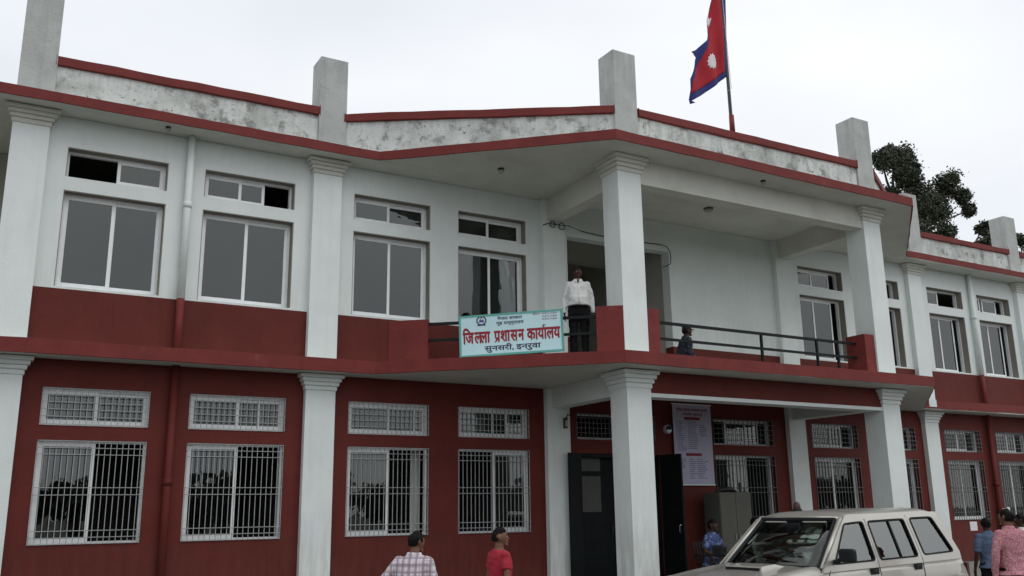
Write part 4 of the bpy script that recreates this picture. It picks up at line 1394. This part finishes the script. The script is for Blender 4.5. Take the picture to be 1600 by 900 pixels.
person('guard in a dark camouflage uniform and peaked cap sitting low on the balcony', (11.10, -2.02, 4.345), R(-104), 1.54,
       {-1: [(-.25, .02, .38), (-.16, .20, .22), (.5, .6, -.6)], 1: [(.25, .02, .38), (.16, .20, .22), (-.5, .6, -.6)]},
       dict(skin='skin_dark', shirt='camo_dark', trousers='camo_dark'), legs=FLOORL, hip_z=.11, lean=(0, .16), sleeve=1.0, cap='camo_dark', seed=14)
def chair(loc, yaw, label):
    t = thing('chair', label, 'chair', loc, yaw, 'chairs on the porch')
    bevel(MB().box(-.22, .22, -.20, .22, .40, .435).obj('seat', 'chair', t), .01)
    for sx in (-1, 1):
        MB().bar((.19 * sx, .19, .40), (.22 * sx, .22, 0), .035, .035).obj('leg', 'chair', t)
        MB().bar((.19 * sx, -.18, .40), (.22 * sx, -.24, 0), .035, .035).obj('leg', 'chair', t)
        MB().tube([(.19 * sx, -.20, .435), (.22 * sx, -.24, .62), (.22 * sx, .14, .64), (.21 * sx, .19, .43)], .016, 8).obj('armrest', 'chair', t, smooth=True)
    mb = MB()
    for i in range(5):
        x = -.18 + .09 * i
        mb.bar((x, -.20, .43), (x * 1.1, -.29, .84), .04, .014, (0, 1, 0))
    mb.obj('backrest_slats', 'chair', t, kind='stuff')
    MB().bar((-.22, -.29, .84), (.22, -.29, .84), .02, .06).obj('back_rail', 'chair', t)
    return t
GX, GY = 12.02, -1.45
chair((GX, GY, 0.405), R(-165), 'dark chair on the porch under the guard in blue camouflage')
person('seated guard in blue camouflage uniform beside the steel cupboard', (GX, GY + .02, 0.405), R(-165), 1.68,
       {-1: [(-.30, .06, .72), (-.10, .32, .62), (.6, .7, -.1)], 1: [(.30, .06, .72), (.12, .30, .60), (-.6, .7, 0)]},
       dict(skin='skin_dark', shirt='camo_blue', trousers='camo_dark'), legs=SITL, hip_z=.47, lean=(-.06, .03), sleeve=.4, head_yaw=R(12), seed=16)
WX_, WY_ = 12.93, -1.65
chair((WX_, WY_, 0.405), R(-150), 'dark chair on the porch under the man in the pale shirt')
person('dark-haired man in a pale shirt sitting on the porch behind the windscreen pillar', (WX_, WY_ + .02, 0.405), R(-150), 1.72,
       {-1: [(-.30, .06, .72), (-.14, .30, .58), (.5, .7, -.1)], 1: [(.30, .06, .72), (.14, .30, .58), (-.5, .7, 0)]},
       dict(skin='skin_dark', shirt='shirt_white', trousers='trouser_grey'), legs=SITL, hip_z=.47, lean=(0, .05), sleeve=.5, seed=18)

# ------------------------------------------------------------------ car (local: x forward, y to its left, z up)
CS = 1.052
CAR = thing('parked_car', 'dusty beige four-wheel-drive estate car with a bonnet scoop parked in front of the porch', 'car', (9.738, -5.359, 0), R(186.0))
CAR.rotation_euler = (0, R(0.9), R(186.0))
def cx(mb_v):
    return mb_v
def C_(x, y, z):
    return (x * CS, y * CS, z)
def yside(z):      # half width of the flank at height z
    pts = [(0.28, .80), (0.45, .845), (0.62, .865), (0.80, .870), (0.93, .862), (1.00, .846), (1.10, .832), (1.12, .828), (1.70, .688), (1.76, .655)]
    for (a, b), (c, d) in zip(pts, pts[1:]):
        if z <= c:
            return b + (d - b) * (z - a) / (c - a)
    return pts[-1][1]
def tri_panel(outer, holes, side, dz=0.10):
    """outline with holes in the x,z plane, cut into strips so that the flank can curve; mapped on the flank"""
    bm = bmesh.new()
    es = []
    for loop in [outer] + holes:
        vs = [bm.verts.new((x, 0, z)) for x, z in loop]
        es += [bm.edges.new((vs[i], vs[(i + 1) % len(vs)])) for i in range(len(vs))]
    bmesh.ops.triangle_fill(bm, use_beauty=True, edges=es)
    z = min(v.co.z for v in bm.verts) + dz
    zm = max(v.co.z for v in bm.verts)
    while z < zm - .01:
        bmesh.ops.bisect_plane(bm, geom=bm.verts[:] + bm.edges[:] + bm.faces[:], plane_co=(0, 0, z), plane_no=(0, 0, 1))
        z += dz
    mb = MB()
    bm.verts.index_update()
    vs = [C_(v.co.x, side * yside(v.co.z), v.co.z) for v in bm.verts]
    fs = [[v.index for v in f.verts] for f in bm.faces]
    bm.free()
    return mb.add(vs, fs)
def solid(o, t, off=0.0):
    m = o.modifiers.new('thick', 'SOLIDIFY')
    m.thickness = t
    m.offset = off
    return o
def rounded(loop, r=0.05, n=3):
    res = []
    N = len(loop)
    for i in range(N):
        p, a, b = Vector((*loop[i], 0)), Vector((*loop[i - 1], 0)), Vector((*loop[(i + 1) % N], 0))
        pa, pb = p + (a - p).normalized() * r, p + (b - p).normalized() * r
        for k in range(n + 1):
            t = k / n
            q = pa.lerp(p, t).lerp(p.lerp(pb, t), t)
            res.append((q.x, q.y))
    return res
WINS = {
    'front': [(-0.03, 1.15), (-0.905, 1.15), (-0.88, 1.67), (-0.47, 1.655)],
    'rear': [(-1.01, 1.15), (-1.90, 1.15), (-1.83, 1.675), (-0.985, 1.67)],
    'quarter': [(-2.04, 1.16), (-2.80, 1.17), (-2.52, 1.68), (-1.97, 1.68)],
}
WR, WF, WHR = -2.42, 0.72, 0.36            # axle stations, wheel radius
def arch(cxx, r, n=12):
    return [(cxx + r * math.cos(math.pi * (i / n)), 0.36 + r * math.sin(math.pi * (i / n))) for i in range(n + 1)]
for s in (1, -1):
    up_out = [(0.22, 1.06), (-2.94, 1.06), (-2.95, 1.16), (-2.72, 1.70), (-2.66, 1.745), (-0.56, 1.745), (-0.48, 1.70), (0.20, 1.10)]
    o = tri_panel(up_out, [rounded(w_, .06) for w_ in WINS.values()], s, 0.2).obj('side_panel', 'carpaint', CAR)
    solid(o, 0.03, 0)
    a1, a2 = arch(WR, .43), arch(WF, .43)
    low = [(1.36, .98), (1.42, .80), (1.40, .36)] + [p for p in a2] + [p for p in a1] + [(-3.01, .36), (-3.02, .80), (-2.94, 1.062), (0.22, 1.062)]
    o = tri_panel(low, [], s, 0.08).obj('lower_side_panel', 'carpaint', CAR, smooth=True)
    solid(o, 0.02, 0)
    for wn, loop in WINS.items():
        z_ = [C_(x, s * (yside(z) - .006), z) for x, z in rounded(loop, .05)]
        P = MB().add(z_, [tuple(range(len(z_)))]).obj('side_window', 'carglass', CAR)
        solid(P, 0.004)
        n = len(z_)
        ri = MB()
        inn = [Vector(C_(x, s * (yside(z) + .012), z)) for x, z in rounded(loop, .05)]
        cen = sum(inn, Vector()) / n
        for i in range(n):
            ri.bar(inn[i].lerp(cen, .022), inn[(i + 1) % n].lerp(cen, .022), .020, .026, (0, 1, 0))
        ri.obj('window_seal', 'cartrim', P)
        if wn == 'rear':
            MB().bar(C_(-1.52, s * (yside(1.15) + .004), 1.15), C_(-1.47, s * (yside(1.67) + .004), 1.67), .028, .02, (0, 1, 0)).obj('window_divider', 'cartrim', P)
    # door gaps and handles
    gm = MB()
    for path in ([(0.12, .42), (0.12, 1.02), (0.07, 1.09)], [(-0.955, .42), (-0.955, 1.12), (-0.94, 1.70)], [(-1.93, .82), (-1.975, 1.10), (-1.90, 1.71)], [(0.12, .42), (-1.86, .42)]):
        for (xa, za), (xb, zb) in zip(path, path[1:]):
            n = 6
            for t in range(n):
                z1_, z2_ = za + (zb - za) * t / n, za + (zb - za) * (t + 1) / n
                x1_, x2_ = xa + (xb - xa) * t / n, xa + (xb - xa) * (t + 1) / n
                gm.bar(C_(x1_, s * (yside(z1_) + .0125), z1_), C_(x2_, s * (yside(z2_) + .0125), z2_), .007, .007, (0, 1, 0))
    gm.obj('door_gaps', 'cartrim', CAR, kind='stuff')
    for x in (-0.82, -1.82):
        h = MB().bar(C_(x - .085, s * (yside(.99) + .012), 1.02), C_(x + .085, s * (yside(.99) + .012), 1.02), .02, .085).obj('door_handle', 'cartrim', CAR)
        MB().bar(C_(x - .06, s * (yside(.99) + .026), 1.03), C_(x + .05, s * (yside(.99) + .026), 1.03), .012, .03).obj('grip', 'tyre', h)
    # mirror
    mr = MB()
    p0 = Vector(C_(-0.02, s * .84, 1.18))
    mr.tube([p0, p0 + Vector((-.02, s * .06, .02)), p0 + Vector((-.02, s * .11, .06))], [.035, .03, .03], 8)
    mo = mr.obj('wing_mirror', 'cartrim', CAR)
    c = p0 + Vector((-.02, s * .20, .09))
    bb = MB().box(c.x - .05, c.x + .05, c.y - .115, c.y + .115, c.z - .085, c.z + .085).obj('mirror_housing', 'cartrim', mo)
    bevel(bb, .035, 3)
    MB().box(c.x - .054, c.x - .0505, c.y - .09, c.y + .09, c.z - .065, c.z + .065).obj('mirror_glass', 'chrome', mo)
    # tail lamp, side repeater, flares
    MB().box(*sorted((-3.01 * CS, -3.065 * CS)), *sorted((s * .80 * CS, s * .878 * CS)), .70, 1.00).obj('tail_light', 'rearlens', CAR)
    for w0 in (WR, WF):
        fl = MB().tube([C_(w0 + .45 * math.cos(t * math.pi / 14), s * (yside(.36 + .45 * math.sin(t * math.pi / 14)) + .015), .36 + .45 * math.sin(t * math.pi / 14)) for t in range(15)], .028, 8)
        fl.obj('wheel_arch', 'carpaint', CAR, smooth=True)
        t_ = MB().tube([C_(w0, s * .66, WHR), C_(w0, s * .70, WHR), C_(w0, s * .84, WHR), C_(w0, s * .86, WHR)], [WHR - .04, WHR, WHR, WHR - .04], 32)
        W_ = t_.obj('wheel', 'tyre', CAR)
        MB().tube([C_(w0, s * .84, WHR), C_(w0, s * .872, WHR)], [.21, .19], 24).obj('rim', 'chrome', W_)
        for k in range(6):
            a_ = k * math.pi / 3
            MB().bar(C_(w0, s * .878, WHR), C_(w0 + .17 * math.cos(a_), s * .878, WHR + .18 * math.sin(a_)), .02, .04, (0, 1, 0)).obj('spoke', 'chrome', W_)
# roof
def grid(xs, ys, zf):
    mb = MB()
    vs = [C_(x, y, zf(x, y)) for x in xs for y in ys]
    n = len(ys)
    fs = [(i * n + j, i * n + j + 1, (i + 1) * n + j + 1, (i + 1) * n + j) for i in range(len(xs) - 1) for j in range(n - 1)]
    return mb.add(vs, fs)
lin = lambda a, b, n: [a + (b - a) * i / n for i in range(n + 1)]
def roof_z(x, y):
    t = abs(y) / .665
    edge = 1.740
    z = edge + .075 * (1 - t ** 4) ** .6 if t < 1 else edge
    f = 1.0
    if x > -0.75:
        f = max(0, 1 - ((x + .75) / .27) ** 2)
    if x < -2.5:
        f = max(0, 1 - ((-x - 2.5) / .2) ** 2)
    rib = .007 if (any(abs(abs(y) - r) < .022 for r in (.18, .36, .52)) and -2.4 < x < -.9) else 0
    return edge - .03 * (1 - f) + (z - edge) * f + rib
solid(grid(lin(-.50, -2.69, 40), [v * .665 for v in (-1, -.985, -.95, -.88, -.80, -.70, -.6, -.57, -.54, -.5, -.45, -.35, -.29, -.27, -.25, -.1, 0, .1, .25, .27, .29, .35, .45, .5, .54, .57, .6, .7, .8, .88, .95, .985, 1)], roof_z).obj('roof', 'carpaint', CAR, smooth=True), .02, -1)
MB().tube([C_(-.50, -.62, 1.715), C_(-.475, -.3, 1.735), C_(-.47, 0, 1.740), C_(-.475, .3, 1.735), C_(-.50, .62, 1.715)], .026, 8).obj('windscreen_header', 'carpaint', CAR, smooth=True)
# bonnet
def hood_z(x, y):
    t = (x - .15) / 1.2
    z = 1.095 - .105 * max(t, 0) ** 1.4 + .035 * (1 - (y / .76) ** 2)
    if abs(y) > .60:
        z += .018 * math.sin(min(1, (abs(y) - .60) / .16) * math.pi)
    return z - (.05 * max(0, (abs(y) - .74) / .08))
o = grid(lin(.14, 1.36, 24), [v for v in (-.835, -.80, -.76, -.70, -.66, -.62, -.58, -.4, -.2, 0, .2, .4, .58, .62, .66, .70, .76, .80, .835)], hood_z)
solid(o.obj('bonnet', 'carpaint', CAR, smooth=True), .015, -1)
mb = MB()
for s in (1, -1):
    mb.tube([C_(x, s * (.765 + .002), hood_z(x, .765) + .001) for x in lin(.15, 1.34, 10)], .004, 5)
mb.obj('bonnet_gaps', 'cartrim', CAR, kind='stuff')
# scoop
SX0, SX1, SY0, SY1 = .42, .76, -.24, .32
sc_ = MB()
za, zb = hood_z(SX0, 0) - .005, hood_z(SX1, 0) - .005
sc_.add([C_(SX0 - .12, SY0 + .02, hood_z(SX0 - .12, 0)), C_(SX0 - .12, SY1 - .02, hood_z(SX0 - .12, 0)), C_(SX0 + .05, SY0, za + .050), C_(SX0 + .05, SY1, za + .050),
         C_(SX1 - .04, SY0, zb + .062), C_(SX1 - .04, SY1, zb + .062), C_(SX1, SY0 - .02, zb - .01), C_(SX1, SY1 + .02, zb - .01), C_(SX0 - .12, SY0 - .05, za), C_(SX0 - .12, SY1 + .05, za)],
        [(0, 1, 3, 2), (2, 3, 5, 4), (0, 2, 8), (1, 9, 3), (8, 2, 4, 6), (9, 7, 5, 3), (4, 5, 7, 6)])
SC = solid(sc_.obj('bonnet_scoop', 'carpaint', CAR), .012, 0)
MB().bar(C_(SX1 - .006, SY0 + .015, zb + .026), C_(SX1 - .006, SY1 - .015, zb + .026), .03, .050).obj('scoop_grille', 'cartrim', SC)
# windscreen
ws = [(.16, -.735, 1.115), (.16, .735, 1.115), (-.47, .60, 1.705), (-.47, -.60, 1.705)]
wsm = MB()
n = 8
for i in range(n + 1):
    y = -1 + 2 * i / n
    bow = .07 * (1 - y * y)
    wsm.v += [C_(.13 + bow, .735 * y, 1.115), C_(-.50 + bow * .7, .60 * y, 1.705)]
wsm.f = [(2 * i, 2 * i + 2, 2 * i + 3, 2 * i + 1) for i in range(n)]
WS = wsm.obj('windscreen', 'screenglass', CAR, smooth=True)
solid(WS, .006)
for nm, a_, b_, r_ in (('seal', 0, n, 0), ):
    for k in (0, 1):
        MB().tube([Vector(wsm.v[2 * i + k]) + Vector((.006, 0, .004)) for i in range(n + 1)], .022 if k == 0 else .028, 6).obj('windscreen_seal', 'cartrim', WS)
for s, i in ((-1, 0), (1, n)):
    a_, b_ = Vector(wsm.v[2 * i]), Vector(wsm.v[2 * i + 1])
    MB().tube([a_ + Vector((.0, -.02 * s, .008)), b_ + Vector((.0, -.02 * s, .008))], .028, 6).obj('windscreen_seal', 'cartrim', WS)
    MB().tube([a_ + Vector((.015, .045 * s, -.01)), a_.lerp(b_, .5) + Vector((.012, .045 * s, .0)), b_ + Vector((.0, .045 * s, .0))], .036, 8).obj('windscreen_pillar', 'carpaint', CAR, smooth=True)
for ya, yb in ((.58, .02), (-.02, -.56)):
    MB().bar(C_(.24, ya, 1.125), C_(.19, yb, 1.150), .014, .012).obj('wiper', 'cartrim', CAR)
MB().bar(C_(.19, -.72, 1.105), C_(.19, .72, 1.105), .10, .02).obj('cowl_panel', 'cartrim', CAR)
# cabin
MB().bar(C_(.0, -.70, 1.05), C_(.0, .70, 1.05), .34, .14).obj('dashboard', 'cartrim', CAR)
for y in (.36, -.36):
    st = MB().tube([C_(-.80, y, .80), C_(-.95, y, 1.2), C_(-1.00, y, 1.42)], [(.25, .08), (.24, .07), (.18, .05)], 12, ref=(0, 1, 0), dome=True).obj('seat', 'carseat', CAR, smooth=True)
    MB().tube([C_(-1.01, y, 1.50), C_(-1.02, y, 1.58)], [(.13, .05), (.12, .045)], 10, ref=(0, 1, 0), dome=True).obj('headrest', 'carseat', st, smooth=True)
MB().tube([C_(-1.85, -.6, 1.12), C_(-1.85, .6, 1.12)], [(.09, .25)] * 2, 10, ref=(1, 0, 0)).obj('seat', 'carseat', CAR, smooth=True)
n = 20
MB().tube([C_(-.20 - .05 * math.sin(2 * math.pi * i / n), .36 + .18 * math.cos(2 * math.pi * i / n), 1.16 + .17 * math.sin(2 * math.pi * i / n)) for i in range(n + 1)], .014, 6).obj('steering_wheel', 'cartrim', CAR, smooth=True)
bevel(MB().box(-.40, -.37, -.12, .12, 1.60, 1.66).obj('rear_view_mirror', 'cartrim', CAR), .01)
MB().box(-.52, -.42, .15, .50, 1.67, 1.685).obj('sun_visor', 'hall', CAR)
MB().box(-.52, -.42, -.50, -.15, 1.67, 1.685).obj('sun_visor', 'hall', CAR)
MB().box(-3.0 * CS, .10, -.80 * CS, .80 * CS, .42, .50).obj('floor_pan', 'cartrim', CAR)
MB().box(.10, 1.30 * CS, -.62 * CS, .62 * CS, .42, .92).obj('engine_bay', 'cartrim', CAR)
# nose and tail
nf = MB()
nf.add([C_(1.36, -.835, .97), C_(1.36, .835, .97), C_(1.43, .845, .62), C_(1.43, -.845, .62), C_(1.38, .84, .34), C_(1.38, -.84, .34)], [(0, 1, 2, 3), (3, 2, 4, 5)])
solid(nf.obj('front_panel', 'carpaint', CAR), .02)
for k in range(5):
    MB().bar(C_(1.425, -.36, .72 + .05 * k), C_(1.425, .36, .72 + .05 * k), .02, .022).obj('grille_slat', 'chrome', CAR)
MB().bar(C_(1.47, -.86, .50), C_(1.47, .86, .50), .14, .20).obj('front_bumper', 'cartrim', CAR)
for s in (1, -1):
    bevel(MB().bar(C_(1.42, s * .42, .82), C_(1.42, s * .78, .82), .04, .20).obj('headlight', 'lens', CAR), .01)
rf = MB()
rf.add([C_(-2.94, -.835, 1.07), C_(-2.94, .835, 1.07), C_(-3.02, .865, .80), C_(-3.02, -.865, .80), C_(-3.01, .85, .36), C_(-3.01, -.85, .36)], [(3, 2, 1, 0), (5, 4, 2, 3)])
solid(rf.obj('tailgate', 'carpaint', CAR), .02)
rg = MB()
q = [(-2.94, .80, 1.08), (-2.94, -.80, 1.08), (-2.70, -.66, 1.72), (-2.70, .66, 1.72)]
rg.add([C_(*p) for p in q], [(0, 1, 2, 3)])
solid(rg.obj('rear_window', 'carglass', CAR), .005)
for s in (1, -1):
    MB().bar(C_(-2.94, s * .79, 1.08), C_(-2.69, s * .655, 1.735), .09, .05, (0, 1, 0)).obj('rear_pillar', 'carpaint', CAR)
MB().bar(C_(-3.06, -.86, .50), C_(-3.06, .86, .50), .14, .20).obj('rear_bumper', 'cartrim', CAR)
# beacon on the roof
bz = roof_z(-.82, -.25)
MB().tube([C_(-.82, -.25, bz - .01), C_(-.82, -.25, bz + .03)], [.075, .065], 16).obj('beacon_base', 'cartrim', CAR)
MB().tube([C_(-.82, -.25, bz + .03), C_(-.82, -.25, bz + .085)], [.056, .050], 16, dome=True).obj('roof_beacon', 'beacon', CAR, smooth=True)
MB().tube([C_(.16, .79, 1.10), C_(.05, .82, 1.30)], .004, 5).obj('aerial', 'cartrim', CAR)

bpy.data.scenes.remove(TS)
